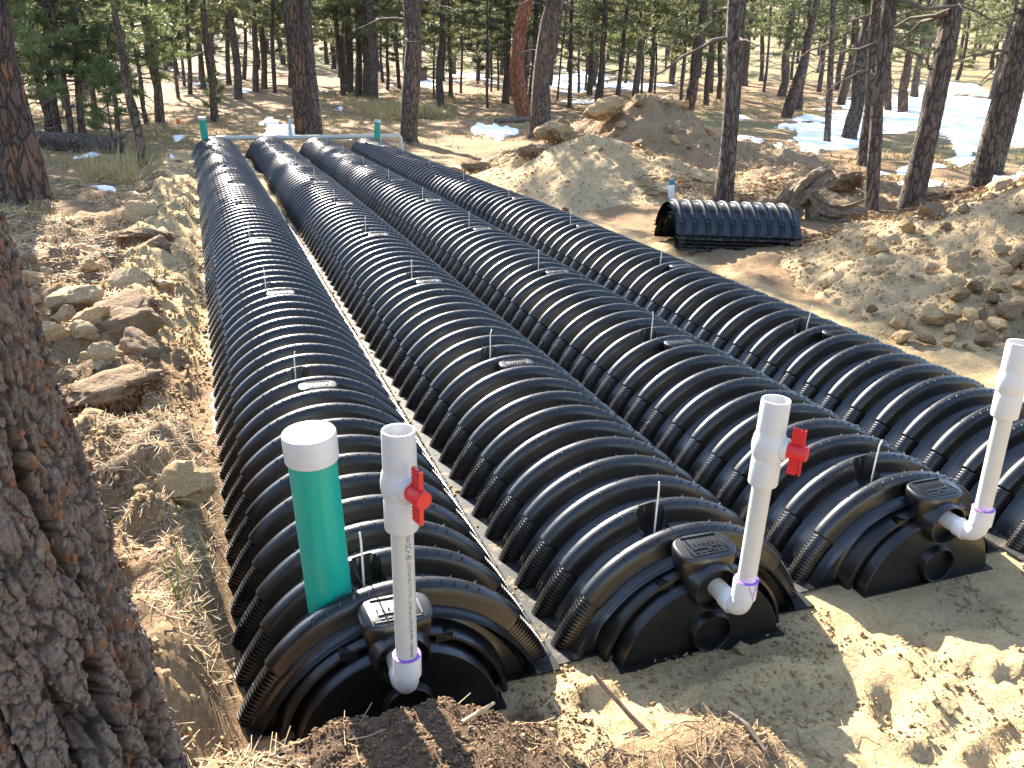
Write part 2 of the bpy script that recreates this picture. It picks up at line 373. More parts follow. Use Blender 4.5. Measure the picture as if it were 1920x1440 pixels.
# ------------------------------------------------------------------ placement tables (x, y, z, radius, lean, bark)
TREES = [
    (-2.33, 7.34, 0.03, 0.109, 0.122, 'dark'), (-2.77, 14.7, 0.01, 0.068, 0.0, 'dark'), (-2.98, 15.18, 0.01, 0.085, 0.0, 'dark'), (-2.46, 15.33, 0.06, 0.071, 0.053, 'grey'), (-1.15, 10.24, 0.04, 0.061, -0.042, 'grey'),
    (-1.2, 19.53, -0.02, 0.102, -0.01, 'grey'), (0.04, 20.74, -0.07, 0.082, 0.012, 'dark'), (1.0, 27.79, 0.2, 0.125, 0.002, 'grey'), (-0.52, 28.95, 0.25, 0.073, 0.072, 'dark'), (1.85, 32.39, 0.27, 0.113, 0.024, 'grey'),
    (2.43, 35.92, 0.23, 0.125, 0.032, 'grey'), (2.52, 32.05, 0.25, 0.072, 0.071, 'dark'), (1.1, 38.74, 0.35, 0.108, 0.064, 'grey'), (-1.17, 45.61, 0.58, 0.109, 0.051, 'dark'), (-1.83, 52.67, 0.73, 0.109, 0.034, 'dark'),
    (2.04, 43.84, 0.42, 0.094, 0.069, 'dark'), (-0.05, 42.61, 0.41, 0.078, 0.039, 'dark'), (3.4, 35.22, 0.33, 0.067, 0.058, 'dark'), (5.04, 31.33, 0.21, 0.093, -0.052, 'dark'), (5.44, 32.27, 0.32, 0.149, 0.027, 'dark'),
    (5.48, 30.56, 0.24, 0.122, 0.018, 'dark'), (5.73, 30.24, 0.22, 0.151, 0.027, 'dark'), (5.32, 26.67, 0.14, 0.145, 0.024, 'grey'), (8.74, 42.07, 0.5, 0.068, 0.025, 'dark'), (7.45, 34.61, 0.32, 0.069, 0.035, 'dark'),
    (8.26, 36.04, 0.35, 0.072, 0.012, 'dark'), (8.99, 36.03, 0.32, 0.072, 0.018, 'dark'), (3.58, 13.99, -0.02, 0.16, 0.008, 'grey'), (7.56, 26.4, 0.05, 0.129, 0.017, 'dark'), (9.14, 30.58, 0.24, 0.084, -0.027, 'dark'),
    (10.9, 35.19, 0.21, 0.06, 0.022, 'dark'), (15.69, 53.18, 0.76, 0.175, -0.014, 'grey'), (9.1, 25.82, 0.03, 0.046, -0.024, 'dark'), (13.99, 42.45, 0.47, 0.05, -0.003, 'dark'), (12.77, 36.48, 0.26, 0.05, -0.009, 'dark'),
    (13.4, 37.33, 0.29, 0.051, -0.012, 'dark'), (10.44, 27.76, 0.13, 0.119, -0.027, 'dark'), (11.98, 31.78, 0.23, 0.112, -0.017, 'dark'), (10.96, 26.47, 0.12, 0.115, -0.0, 'dark'), (6.51, 14.37, 0.04, 0.201, 0.053, 'grey'),
    (13.99, 31.32, 0.14, 0.045, 0.052, 'dark'), (12.24, 25.95, 0.09, 0.077, -0.028, 'dark'), (17.01, 35.91, 0.29, 0.064, -0.041, 'dark'), (17.67, 36.56, 0.34, 0.052, -0.049, 'dark'), (12.36, 23.87, 0.09, 0.117, -0.02, 'rust'),
    (13.33, 24.48, 0.17, 0.074, 0.067, 'dark'), (15.73, 27.65, 0.18, 0.125, -0.022, 'grey'), (18.55, 32.4, 0.23, 0.06, -0.057, 'dark'), (16.83, 28.5, 0.17, 0.097, 0.015, 'grey'), (19.52, 32.98, 0.29, 0.049, -0.062, 'dark'),
    (15.17, 23.21, 0.2, 0.064, -0.035, 'grey'), (14.76, 22.06, 0.16, 0.183, 0.035, 'rust'), (19.85, 29.11, 0.06, 0.112, -0.017, 'dark'), (21.83, 31.22, 0.25, 0.108, -0.067, 'dark'), (5.21, 5.24, 0.05, 0.095, -0.042, 'grey'),
    (29.62, 40.82, 0.61, 0.217, -0.058, 'grey'), (33.36, 44.44, 0.84, 0.135, -0.082, 'grey'), (27.75, 36.2, 0.46, 0.07, -0.046, 'grey'), (26.72, 33.25, 0.33, 0.196, 0.012, 'grey'), (18.13, 21.35, 0.04, 0.151, 0.052, 'rust'),
    (12.76, 12.73, 0.03, 0.071, -0.117, 'grey'), (14.34, 13.87, 0.01, 0.167, 0.022, 'dark'), (25.78, 27.88, 0.19, 0.184, -0.005, 'dark'), (10.22, 8.71, 0.03, 0.086, -0.075, 'dark'), (6.85, 4.74, 0.03, 0.068, -0.083, 'grey'),
    (7.4, 4.69, 0.02, 0.119, 0.005, 'dark'), (25.91, 25.23, 0.1, 0.129, -0.074, 'rust'), (26.0, 24.51, 0.08, 0.148, 0.022, 'rust'), (8.68, 4.95, 0.05, 0.103, -0.013, 'dark'), (11.71, 7.36, 0.04, 0.095, 0.014, 'dark'),
    (31.53, 36.56, 0.5, 0.13, -0.026, 'grey'), (34.4, 38.54, 0.58, 0.153, -0.038, 'grey'),
]
SNOW = [
    (28.47, 25.15, 4.08, -0.78, 9.53, 9.53), (21.8, 16.46, 1.66, -0.24, 8.03, 7.25), (27.91, 26.62, 1.39, -0.32, 6.62, 7.08), (13.98, 14.06, 1.08, -0.06, 1.83, 2.22),
    (14.99, 17.03, 1.72, 0.67, 1.89, 2.51), (10.74, 12.87, 0.52, -0.22, 1.44, 2.11), (9.54, 9.95, 0.75, -0.24, 0.78, 1.04), (9.28, 8.62, 0.65, -0.01, 0.47, 0.58),
    (9.58, 7.95, 0.61, -0.03, 0.3, 0.34), (10.83, 8.13, 0.87, 0.16, 0.45, 0.46), (9.2, 6.35, 0.3, -0.19, 0.26, 0.27), (14.08, 9.67, 1.23, 0.23, 1.13, 1.02),
    (10.99, 6.58, 0.53, 0.09, 0.55, 0.48), (17.96, 20.42, 1.53, 0.34, 0.82, 1.07), (15.88, 20.64, 0.66, 0.1, 0.57, 0.85), (6.3, 15.85, 0.44, -0.03, 0.42, 1.21),
    (5.82, 16.36, 0.43, 0.12, 0.21, 0.67), (7.37, 15.88, 0.54, 0.0, 0.44, 1.08), (8.33, 16.19, 0.35, -0.02, 0.31, 0.7), (4.36, 13.5, 0.3, -0.09, 0.17, 0.59),
    (21.68, 46.47, 1.97, 0.43, 3.3, 7.47), (22.92, 42.16, 1.9, -0.29, 1.46, 2.87), (15.7, 50.8, 1.26, -0.49, 1.32, 4.42), (11.69, 44.51, 0.83, 0.29, 1.03, 4.07),
    (14.15, 29.19, 1.28, 0.33, 0.42, 0.95), (1.15, 20.04, 0.38, -0.25, 0.11, 1.58), (1.47, 17.73, 0.31, 0.1, 0.15, 1.63), (1.18, 15.76, 0.27, -0.02, 0.05, 0.52),
    (3.92, 24.78, 0.45, 0.27, 0.25, 1.59), (4.59, 23.0, 0.34, -0.06, 0.23, 1.2), (2.44, 14.65, 0.49, 0.03, 0.11, 0.68), (6.22, 22.97, 0.09, -0.3, 0.26, 1.02),
    (-1.48, 7.77, 0.17, 0.13, -0.03, 0.3), (-1.32, 8.23, 0.17, 0.1, -0.0, 0.07), (1.44, 31.99, 0.17, 0.27, 0.07, 1.37), (39.52, 36.2, 1.31, -1.01, 2.98, 3.01),
]
CLODS = [
    (-1.44, 2.99, 0.225, 'tan'), (-1.38, 2.41, 0.157, 'tan'), (-1.12, 2.34, 0.38, 'grey'), (-1.16, 2.13, 0.167, 'tan'), (-0.79, 1.59, 0.39, 'brown'),
    (-0.96, 1.62, 0.208, 'tan'), (-1.0, 1.5, 0.149, 'grey'), (-0.97, 1.26, 0.129, 'tan'), (-1.15, 1.49, 0.174, 'tan'), (-1.1, 1.15, 0.175, 'brown'),
    (-0.85, 1.02, 0.153, 'tan'), (-0.87, 0.98, 0.117, 'grey'), (-0.85, 2.75, 0.275, 'grey'), (-0.91, 5.23, 0.361, 'grey'), (-0.83, 0.21, 0.185, 'tan'),
    (-0.51, -0.48, 0.182, 'tan'), (-1.14, 1.73, 0.118, 'brown'), (-1.17, 3.32, 0.148, 'tan'), (-1.55, 3.57, 0.131, 'brown'), (-1.44, 3.47, 0.119, 'tan'),
    (-1.57, 3.19, 0.121, 'tan'), (-1.0, 1.0, 0.102, 'brown'), (-1.09, 5.25, 0.062, 'grey'), (-0.62, -0.52, 0.043, 'tan'), (-0.76, 3.83, 0.244, 'brown'),
    (-0.73, 1.21, 0.233, 'brown'), (-0.69, 2.78, 0.174, 'grey'), (-0.69, 10.8, 0.112, 'brown'), (0.97, -1.38, 0.08, 'tan'), (-0.74, 0.52, 0.154, 'brown'),
    (-1.03, 0.84, 0.094, 'tan'), (-1.37, 1.93, 0.115, 'tan'), (3.94, 2.19, 0.074, 'tan'),
]
# ------------------------------------------------------------------ ground sheet, snow, piles
def axis(segs):
    out = [segs[0][0]]
    for a, b, h0, h1 in segs:
        x = out[-1]
        while x < b-1e-6:
            t = (x-a)/(b-a); x = min(b, x + h0*(h1/h0)**t); out.append(x)
    return np.array(out)
GX = axis([(-260, -30, 20, 4), (-30, -6, 2, .35), (-6, -1.7, .25, .035), (-1.7, 2.3, .024, .028), (2.3, 5, .03, .06), (5, 14, .07, .3), (14, 50, .35, 1.5), (50, 420, 3, 25)])
GY = axis([(-40, -6, 6, .5), (-6, -2.2, .4, .03), (-2.2, .2, .018, .024), (.2, 4, .026, .05), (4, 14, .055, .16), (14, 50, .2, 1.0), (50, 460, 1.5, 25)])
def zones(X, Y, Z):
    wob = .12*fbm(X*1.6, Y*1.6, 0, 71, 3)
    d = np.hypot(X+.35, Y+3)
    sand = sstep(-1.02, -.86, X+wob)*sstep(13.6, 12.2, Y)*sstep(4.4, 3.4, X-.25*np.clip(Y-4, 0, 3)+2*wob)*sstep(1.3, 1.9, Y+2*wob+np.where(X > -.3, -99, 0))
    sand = np.maximum(sand, sstep(3.9, 3.2, X)*sstep(-.42, -.3, X)*sstep(13, 12, Y)*sstep(-1.5, -1.36, Y+wob*.4))
    sand = np.maximum(sand, sstep(.16, .42, X+wob)*sstep(6, 4, X)*sstep(2, 1, Y))
    sand = np.maximum(sand, .8*sstep(-.62, -.72, X)*sstep(-.45, -.6, X*-1-1.2)*0)
    heap = np.exp(-(((X-.60)/.26)**2+((Y+1.74)/.10)**2))
    sand = sand*(1-.95*sstep(.35, .6, heap+wob))
    litter_front = sstep(.95, .4, X+wob)*sstep(-1.66, -1.74, Y+wob*.5)
    sand = sand*(1-litter_front)
    top = sstep(-.48, -.24, X+2*wob)*sstep(.50, .18, X+wob)*sstep(-1.44, -1.50, Y)*sstep(-2.0, -1.70, Y+wob)*.95
    top = np.maximum(top, .9*sstep(-.62, -.70, X)*sstep(-1.15, -.95, X)*(fbm(X*2.2, Y*1.7, 0, 74, 3) > .12)*sstep(8, 5, Y)*sstep(-1.0, -.4, Y))
    top = np.maximum(top, .8*sstep(4.6, 5.4, X)*sstep(9.5, 8, X)*sstep(2.2, 2.9, Y)*sstep(5.6, 4.6, Y)*(fbm(X*1.5, Y*1.5, 0, 75, 3) > .0))
    olive = .75*sstep(9, 15, X)*sstep(45, 30, d)*sstep(-.25, .25, fbm(X*.35, Y*.35, 0, 76, 4)+.1)
    olive = np.maximum(olive, .9*sstep(-.2, .3, fbm(X*.5, Y*.5, 0, 77, 3))*sstep(9, 12, d)*.35)
    olive = np.maximum(olive, sstep(45, 70, d))
    return sand, top, olive
def sheet(name, X1, Y1, zf):
    X, Y = np.meshgrid(X1, Y1, indexing='xy'); Z = zf(X, Y); nx, ny = len(X1), len(Y1)
    V = np.stack([X, Y, Z], -1).reshape(-1, 3)
    i = np.arange((ny-1)*nx).reshape(ny-1, nx)[:, :-1].ravel()
    return V, np.stack([i, i+1, i+nx+1, i+nx], 1), X, Y, Z
V, Fq, X, Y, Z = sheet('ground', GX, GY, terrain)
gm = mesh('ground', V, Fq, 'ground')
s_, t_, o_ = zones(X, Y, Z)
ca = gm.color_attributes.new('zone', 'FLOAT_COLOR', 'POINT')
ca.data.foreach_set('color', np.stack([s_, t_, o_, np.ones_like(s_)], -1).astype(np.float32).ravel())
tag(link('ground', gm), 'needle-strewn forest floor with a sandy excavated bed', None, None, 'structure')
# snow: the same surface a little raised inside ragged patches, only the faces that show
def snow_mask(X, Y):
    m = np.full(X.shape, -1.0)
    for (cx, cy, ax, ay, bx, by) in SNOW:
        M = np.linalg.inv(np.array([[ax, bx], [ay, by]])); u = M[0, 0]*(X-cx)+M[0, 1]*(Y-cy); v = M[1, 0]*(X-cx)+M[1, 1]*(Y-cy)
        m = np.maximum(m, 1-np.sqrt(u*u+v*v))
    d = np.hypot(X+.35, Y+3); k = np.clip(d/16, .5, 2.2)
    return m + (.85-.45*sstep(13, 20, X))*fbm(X*1.5/k, Y*1.0/k, 0, 81, 6, .66) - .08+.22*sstep(13, 20, X)
SX = axis([(-2.2, 3, .07, .06), (3, 12, .06, .10), (12, 46, .10, .45)]); SY = axis([(5.5, 18, .07, .10), (18, 60, .12, .7)])
V, Fq, X, Y, Z = sheet('snow', SX, SY, lambda a, b: terrain(a, b))
m = snow_mask(X, Y); V[:, 2] += (np.clip(m*.07, -.05, .028)).ravel()
keep = (m.ravel()[Fq] > -.25).any(1) & ~((V[Fq[:, 0], 0] > -.5) & (V[Fq[:, 0], 0] < 3.2) & (V[Fq[:, 0], 1] < 13.2))
Fk = Fq[keep]; used = np.unique(Fk); rm = np.zeros(len(V), int); rm[used] = np.arange(len(used))
tag(link('snow', mesh('snow', V[used], rm[Fk], 'snow')), 'patches of melting snow lying on the forest floor', None, None, 'structure')
# piles
def pile(fn, x0, x1, y0, y1, n, mat, label, cat='dirt pile'):
    V, Fq, X, Y, Z = sheet('dirt_pile', np.linspace(x0, x1, n), np.linspace(y0, y1, n), lambda a, b: terrain(a, b)+fn(a, b)-.03)
    h = (Z-terrain(X, Y)).ravel(); keep = (h[Fq] > -.012).any(1); Fk = Fq[keep]
    used = np.unique(Fk); rm = np.zeros(len(V), int); rm[used] = np.arange(len(used)); P = V[used].copy(); o = np.array([(x0+x1)/2, (y0+y1)/2, 0.0])
    return tag(link('dirt_pile', mesh('dirt_pile', P-o, rm[Fk], mat), None, o), label, cat)
pile(pile_sand, 2.3, 6.8, 4.8, 9.3, 190, 'sand_pile', 'low heap of pale yellow sand beside the rightmost chamber row')
pile(pile_brown, 3.0, 9.8, 4.2, 11.6, 230, 'brown_pile', 'tall brown dirt heap behind the pale sand heap')
pile(pile_right, 3.2, 11.2, -1.2, 4.2, 260, 'sand_pile', 'cloddy tan dirt heap running off the right edge')
# ------------------------------------------------------------------ leaching chambers
PIT, NR, LCH = 0.1524, 10, 1.524
CH_H, CH_C, CH_A = 0.331, 0.05, 0.404
TH0 = math.asin(CH_C/(CH_H+CH_C)); LV0, LV1, NSL = TH0+.035, 0.60, 15
def arch(th, off):
    x = CH_A*np.cos(th); z = -CH_C+(CH_H+CH_C)*np.sin(th)
    n = nrm(np.stack([np.cos(th)/CH_A, np.sin(th)/(CH_H+CH_C)], -1))
    x, z = x+n[..., 0]*off, z+n[..., 1]*off
    return x+np.sign(x)*.029*np.clip(1-z/.17, 0, 1)**1.5, z
def rib_r(a):
    """ridge section: round crown, steep flanks, flat valley"""
    if a < .185: return .52+.48*max(0, 1-(a/.190)**2.2)**.5
    if a < .218: return .52+(.12-.52)*(a-.185)/.033
    return .12*(1-float(sstep(.218, .40, a)))
def chamber_shell(name, nr, pit, pocket=True, u0=-.5, u1=.56, deep=.066):
    side = [(TH0, 0), (LV0-.004, 0)]
    dt = (LV1-LV0)/NSL
    for k in range(NSL):
        a = LV0+k*dt; side += [(a, 1), (a+.42*dt, 1), (a+.50*dt, 2), (a+.92*dt, 2)]
    side += [(LV1, 1), (LV1+.008, 0)]
    mid = [(t, 0) for t in np.linspace(LV1+.03, math.pi-LV1-.03, 82)]
    col = side + mid + [(math.pi-t, k) for t, k in side[::-1]]
    th = np.array([c[0] for c in col]); kd = np.array([c[1] for c in col])
    uu = np.array([-.5, -.42, -.36, -.30, -.25, -.219, -.202, -.186, -.174, -.15, -.11, -.055, 0, .055, .11, .15, .174, .186, .202, .219, .25, .30, .36, .42])
    U = []
    for r in range(nr): U += [(r, u) for u in uu]
    U += [(nr-1, .5), (nr-1, u1)]
    rib = np.array([u[0] for u in U]); u = np.array([u[1] for u in U]); y = (rib+u)*pit
    R = np.array([rib_r(abs(q)) for q in u])
    top = sstep(.24, .21, np.abs(u))
    TH, _ = np.meshgrid(th, y); KD, RR = np.meshgrid(kd, R); _, TP = np.meshgrid(th, top); _, UU = np.meshgrid(th, u); _, RB = np.meshgrid(th, rib)
    off = -deep*(1-RR) - TP*(.008*(KD > 0)+.011*(KD == 2))
    off = off + .002*(np.sin(TH*3+RB)*.5)*(1-RR)
    if pocket:
        px = CH_A*np.cos(TH); m = sstep(1.12, .98, ((px+.06)/.056)**2+((UU+.5)/.47)**2)*(RB == 1)*(UU < .0)
        off = off*(1-m)+m*-.076
    off = off - .004*(UU > .5)
    x, z = arch(TH, off); Yg = np.repeat(y[:, None], len(th), 1)
    z = np.maximum(z, .004)
    G = np.stack([x, Yg, z], -1); ny, nx = G.shape[:2]; i = np.arange((ny-1)*nx).reshape(ny-1, nx)[:, :-1].ravel()
    return mesh(name, G.reshape(-1, 3), np.stack([i, i+1, i+nx+1, i+nx], 1), 'plastic', True, 38)
def flange_mesh(nr, pit, wide, skirt):
    mb = MB(); y = np.linspace(-.5*pit, (nr-.5)*pit, nr*4+1)
    for sg in (-1, 1):
        V = []
        for k, q in enumerate(y):
            up = .0025*(k % 4 in (1, 2)); fx = .395+wide
            V += [(sg*.345, q, .006), (sg*(fx-.004), q, .006+up), (sg*fx, q, .003+up), (sg*(fx+.001), q, skirt)]
        F = [(k*4+j, k*4+j+1, k*4+j+5, k*4+j+4) for k in range(len(y)-1) for j in range(3)]
        mb.add(V, F)
    return mb.mesh('flange', 'plastic_dusty', True, 40)
def tread_mesh(nr, pit):
    mb = MB()
    for r in range(nr):
        for k in range(13):
            th = math.radians(58+64*k/12)
            for sg in (-1, 1):
                if sg == 1 and k % 2: continue
                ua, ub = sg*.03, sg*.178; sl = .035*(-sg)
                P = []
                for f, uo in ((0, ua), (.5, (ua+ub)/2), (1, ub)):
                    P.append((th+sl*(f-.5), -.066*(1-rib_r(abs(uo))), uo))
                def pt(t, o, uo): x, z = arch(np.array(t), o); return (float(x), (r+uo)*pit, float(z))
                e1 = pt(*P[0]); e2 = pt(*P[2]); c = P[1]
                s1 = pt(c[0]-.012, c[1], c[2]); s2 = pt(c[0]+.012, c[1], c[2]); tp = pt(c[0], c[1]+.0085, c[2])
                mb.add([e1, s1, e2, s2, tp], [(0, 4, 1), (1, 4, 2), (2, 4, 3), (3, 4, 0)])
    return mb.mesh('tread_marks', 'plastic', True, 50)
def ring_shape(hx, hy, n=28, p=3.2):
    a = np.linspace(0, 2*math.pi, n, endpoint=False); c, s = np.cos(a), np.sin(a)
    return np.stack([hx*np.sign(c)*np.abs(c)**(2/p), hy*np.sign(s)*np.abs(s)**(2/p)], -1)
def loft(secs):
    """secs: list of (n,3) rings; closed at the last"""
    n = len(secs[0]); V = np.concatenate(secs); F = []
    for i in range(len(secs)-1):
        for j in range(n): F.append((i*n+j, i*n+(j+1) % n, (i+1)*n+(j+1) % n, (i+1)*n+j))
    F.append(tuple((len(secs)-1)*n+j for j in range(n))); return V, F
def boss_geo(z0, z1, hx, hy, tilt=-.10):
    S = []
    for f, sx, sy in ((0, .80, .86), (.35, .88, .92), (.80, 1.0, 1.0), (.93, 1.0, 1.0), (.985, .965, .95), (1.0, .92, .89)):
        r = ring_shape(hx*sx, hy*sy); z = z0+(z1-z0)*f; S.append(np.stack([r[:, 0], r[:, 1], np.full(len(r), z)+tilt*r[:, 1]*f*-1], -1))
    return loft(S)
def emboss_geo(z1, hx, hy, tilt, seed):
    mb = MB(); rr = random.Random(seed)
    def bar(x, y, w, h): mb.add(*box((x, y, z1-tilt*y*1+.0012), (w, h, .0016)))
    bar(0, .72*hy, .62*hx, .0014); bar(0, -.66*hy, .62*hx, .0014); bar(-.64*hx, 0, .0014, .66*hy); bar(.64*hx, 0, .0014, .66*hy)
    for i in range(7): bar((-.5+i*.16)*hx, .30*hy, .0016, .25*hy)
    for i in range(6): bar((-.42+.17*i)*hx, -.25*hy+rr.uniform(-.1, .1)*hy, rr.uniform(.004, .008), .0022)
    for i in range(5): bar((-.4+.2*i)*hx, -.48*hy, rr.uniform(.003, .008), .0018)
    return mb.mesh('raised_lettering', 'plastic', False, None)
SHELL = chamber_shell('shell', NR, PIT); SHELL0 = chamber_shell('shell', NR, PIT, True)
TREAD = tread_mesh(NR, PIT); FLG = flange_mesh(NR, PIT, .036, -.02)
_v, _f = boss_geo(.255, .322, .078, .040); BOSS = MB().add(_v, _f).mesh('boss', 'plastic', True, 50)
BOSS_EM = emboss_geo(.322, .078, .040, -.10, 3)
SP = 0.8592; ROWY = (-1.2448, -1.2214, -1.1474, -1.2279)
ROWN = ('leftmost row', 'second row from the left', 'third row from the left', 'rightmost row')
def row_curve(i, y):
    """sideways drift and height of a row along its length"""
    f = y-ROWY[i]
    z = np.interp(f, [0, 2, 4, 6, 8, 10, 12, 14], [[0, 0, -.012, -.005, -.02, -.035, -.03, -.03], [0, .004, 0, -.008, -.015, -.03, -.03, -.04], [0, 0, -.008, -.01, -.018, -.045, -.06, -.06], [0, .01, 0, 0, -.03, -.05, -.06, -.06]][i])
    dx = np.interp(f, [0, 3, 6, 9, 11, 13.7], [[0, -.008, -.02, -.045, -.075, -.12], [0, -.004, -.018, -.045, -.07, -.105], [0, -.004, -.018, -.045, -.07, -.10], [0, -.004, -.018, -.045, -.07, -.10]][i])
    return i*SP+dx, z
def straight(i, k): 
    y0 = ROWY[i]+k*LCH; a = row_curve(i, y0); b = row_curve(i, y0+LCH)
    j = random.Random(i*31+k*7+2); return (a[0]+j.uniform(-.004, .004), y0, a[1]+j.uniform(-.002, .002)), (math.atan2(b[1]-a[1], LCH)+j.uniform(-.002, .002), j.uniform(-.006, .006), -math.atan2(b[0]-a[0], LCH)+j.uniform(-.004, .004))
NCH = 9
for i in range(4):
    for k in range(NCH):
        loc, rot = straight(i, k)
        which = 'nearest' if k == 0 else ('farthest' if k == NCH-1 else ORD[k]+' from the near end')
        r = root('leaching_chamber', loc, f'black ribbed chamber, {which} in the {ROWN[i]}', 'drainage chamber', 'drainage chambers laid in four rows', rot)
        link('shell', SHELL, r); link('flange', FLG, r, (0, 0, .004*(i % 2))); tag(link('tread_marks', TREAD, r), kind='stuff')
        if k: b = link('boss', BOSS, r, (.0, -.5*PIT, 0)); link('raised_lettering', BOSS_EM, b)
# white wire pins standing in the notch of each chamber
PINS = {(0, 0): (-.03, .03), (0, 1): (-.01, .0), (0, 2): (-.02, .01), (1, 0): (.01, -.01), (1, 1): (-.02, 0), (1, 5): (.22, .05), (2, 0): (.05, -.02), (3, 1): (.20, -.05)}
for i in range(4):
    for k in range(NCH):
        (x, y, z), rot = straight(i, k)
        lx, ly = PINS.get((i, k), (rng.uniform(-.03, .03), rng.uniform(-.03, .03)))
        L = .095+.012*rng.uniform(-1, 1); b = np.array([0, 0, 0.0])
        P = [b, b+(lx*L*.5, ly*L*.4, .16), b+(lx*L, ly*L, .16+L*.75), b+(lx*L*.8+.006*rng.uniform(-1, 1), ly*L-.004, .16+L)]
        v, f = tube(np.array(P), [.0027, .0027, .0027, .0021], 6)
        which = 'nearest' if k == 0 else ('farthest' if k == NCH-1 else ORD[k]+' nearest')
        tag(link('wire_pin', mesh('wire_pin', v, f, 'wire'), None, (x-.07, y+.075, z+.18)), f'thin white wire pin, {which} of those along the {ROWN[i]}', 'wire pin', 'white wire pins on the chambers')
# ------------------------------------------------------------------ end caps
def arch2(hw, h, n=56, c=.03):
    t0 = math.asin(c/(h+c)); t = np.linspace(t0, math.pi-t0, n); A = hw/math.cos(t0)
    return np.stack([A*np.cos(t), -c+(h+c)*np.sin(t)], -1)
def cap_body():
    t = np.linspace(TH0, math.pi-TH0, 56); x, z = arch(t, -.063); outer = np.stack([x, z], -1)
    secs = [(outer, -.034), (outer*.99, -.043), (arch2(.306, .258), -.045), (arch2(.300, .254), -.050), (arch2(.292, .249), -.096), (arch2(.288, .246), -.101), (arch2(.279, .240), -.102), (arch2(.276, .237), -.098), (arch2(.274, .235), -.050),
            (arch2(.262, .226), -.050), (arch2(.260, .225), -.056), (arch2(.256, .222), -.132), (arch2(.252, .218), -.137)]
    V = []; n = 56; F = []
    for P, y in secs: V += [(p[0], y, p[1]) for p in P]
    for i in range(len(secs)-1):
        for j in range(n-1): F.append((i*n+j, (i+1)*n+j, (i+1)*n+j+1, i*n+j+1))
    P, y = secs[-1]; b = len(V); V += [(p[0], y, -.02) for p in P]
    for j in range(n-1): F.append(((len(secs)-1)*n+j, b+j, b+j+1, (len(secs)-1)*n+j+1))
    mb = MB().add(V, F)
    for sg in (-1, 1):   # short ribs bridging the groove beside the boss
        mb.add(*box((sg*.118, -.088, .215), (.022, .013, .012)))
    return mb.mesh('body', 'plastic', True, 40)
def port(cx, cz, r, y0, y1, depth, name):
    prof = [(r*1.12, 0), (r*1.10, .25), (r*1.03, .55), (r, .96), (r*.985, 1.0), (r*.93, 1.0), (r*.91, .96), (r*.90, .1)]
    L = y0-y1; v, f = lathe([(a, b*L) for a, b in prof], 40)
    v = align(v, (0, -1, 0), (cx, y0, cz))
    v2, f2 = lathe([(r*.905, L-depth), (r*.5, L-depth-.002), (.0005, L-depth-.003)], 40); v2 = align(v2, (0, -1, 0), (cx, y0, cz))
    return MB().add(v, f).add(v2, f2).mesh(name, 'plastic', True, 40)
CAP = cap_body(); _v, _f = boss_geo(.21, .316, .090, .056, -.12); CBOSS = MB().add(_v, _f).mesh('boss', 'plastic', True, 50)
CBOSS_EM = emboss_geo(.316, .090, .056, -.12, 5)
_mb = MB(); _mb.add(*box((0, -.125, -.004), (.268, .028, .008))); 
for sg in (-1, 1): _mb.add(*box((sg*.345, -.045, -.002), (.095, .024, .009)))
FLANGE = _mb.mesh('base_flange', 'plastic', False, None)
PORT_U = port(.0, .222, .067, -.128, -.170, .036, 'upper_port'); PORT_L = port(.014, .066, .061, -.130, -.160, .022, 'lower_port')
CAPL = ('cap whose lower half is buried in brown soil', 'cap with a sand clod leaning on its base', 'cap standing clear on damp sand', 'cap mostly cut off by the right edge')
for i in range(4):
    o = root('end_cap', (i*SP+(-.02, -.005, .03, 0)[i], ROWY[i], 0), 'black moulded end '+CAPL[i], 'end cap', 'end caps closing the near end of the rows')
    link('body', CAP, o); b = link('boss', CBOSS, o, (0, -.088, 0)); link('raised_lettering', CBOSS_EM, b)
    link('upper_port', PORT_U, o); link('lower_port', PORT_L, o); link('base_flange', FLANGE, o)
    x, z = row_curve(i, ROWY[i]+NCH*LCH)
    o = root('end_cap', (x, ROWY[i]+NCH*LCH-.5*PIT-.02, z), f'black end cap at the far end of the {ROWN[i]}', 'end cap', 'end caps closing the far end of the rows', (0, 0, math.pi))
    link('body', CAP, o); link('boss', CBOSS, o, (0, -.088, 0)); link('upper_port', PORT_U, o)
# ------------------------------------------------------------------ stack of spare chambers
STK = chamber_shell('shell', 10, .112, False, deep=.036); STF = flange_mesh(10, .112, .06, -.004)
_a = np.array((3.56, 3.44)); _b = np.array((4.57, 3.02)); _dir = (_b-_a)/np.linalg.norm(_b-_a); _ang = math.atan2(_dir[1], _dir[0])-math.pi/2+.22
for k in range(5):
    z = float(terrain(4.2, 3.55))-.02+k*.033
    r = root('leaching_chamber', (3.56+.012*((k*7) % 3-1), 3.56+.008*((k*5) % 3-1), z), f'black ribbed chamber in the nested stack on the ground, {["lowest", "second from bottom", "middle one", "second from top", "topmost"][k]}', 'drainage chamber', 'spare chambers nested in a stack', (-.04, 0, _ang))
    link('shell', STK, r, scale=(.74, 1.04, .77)); link('flange', STF, r, scale=(.74, 1.04, .77))
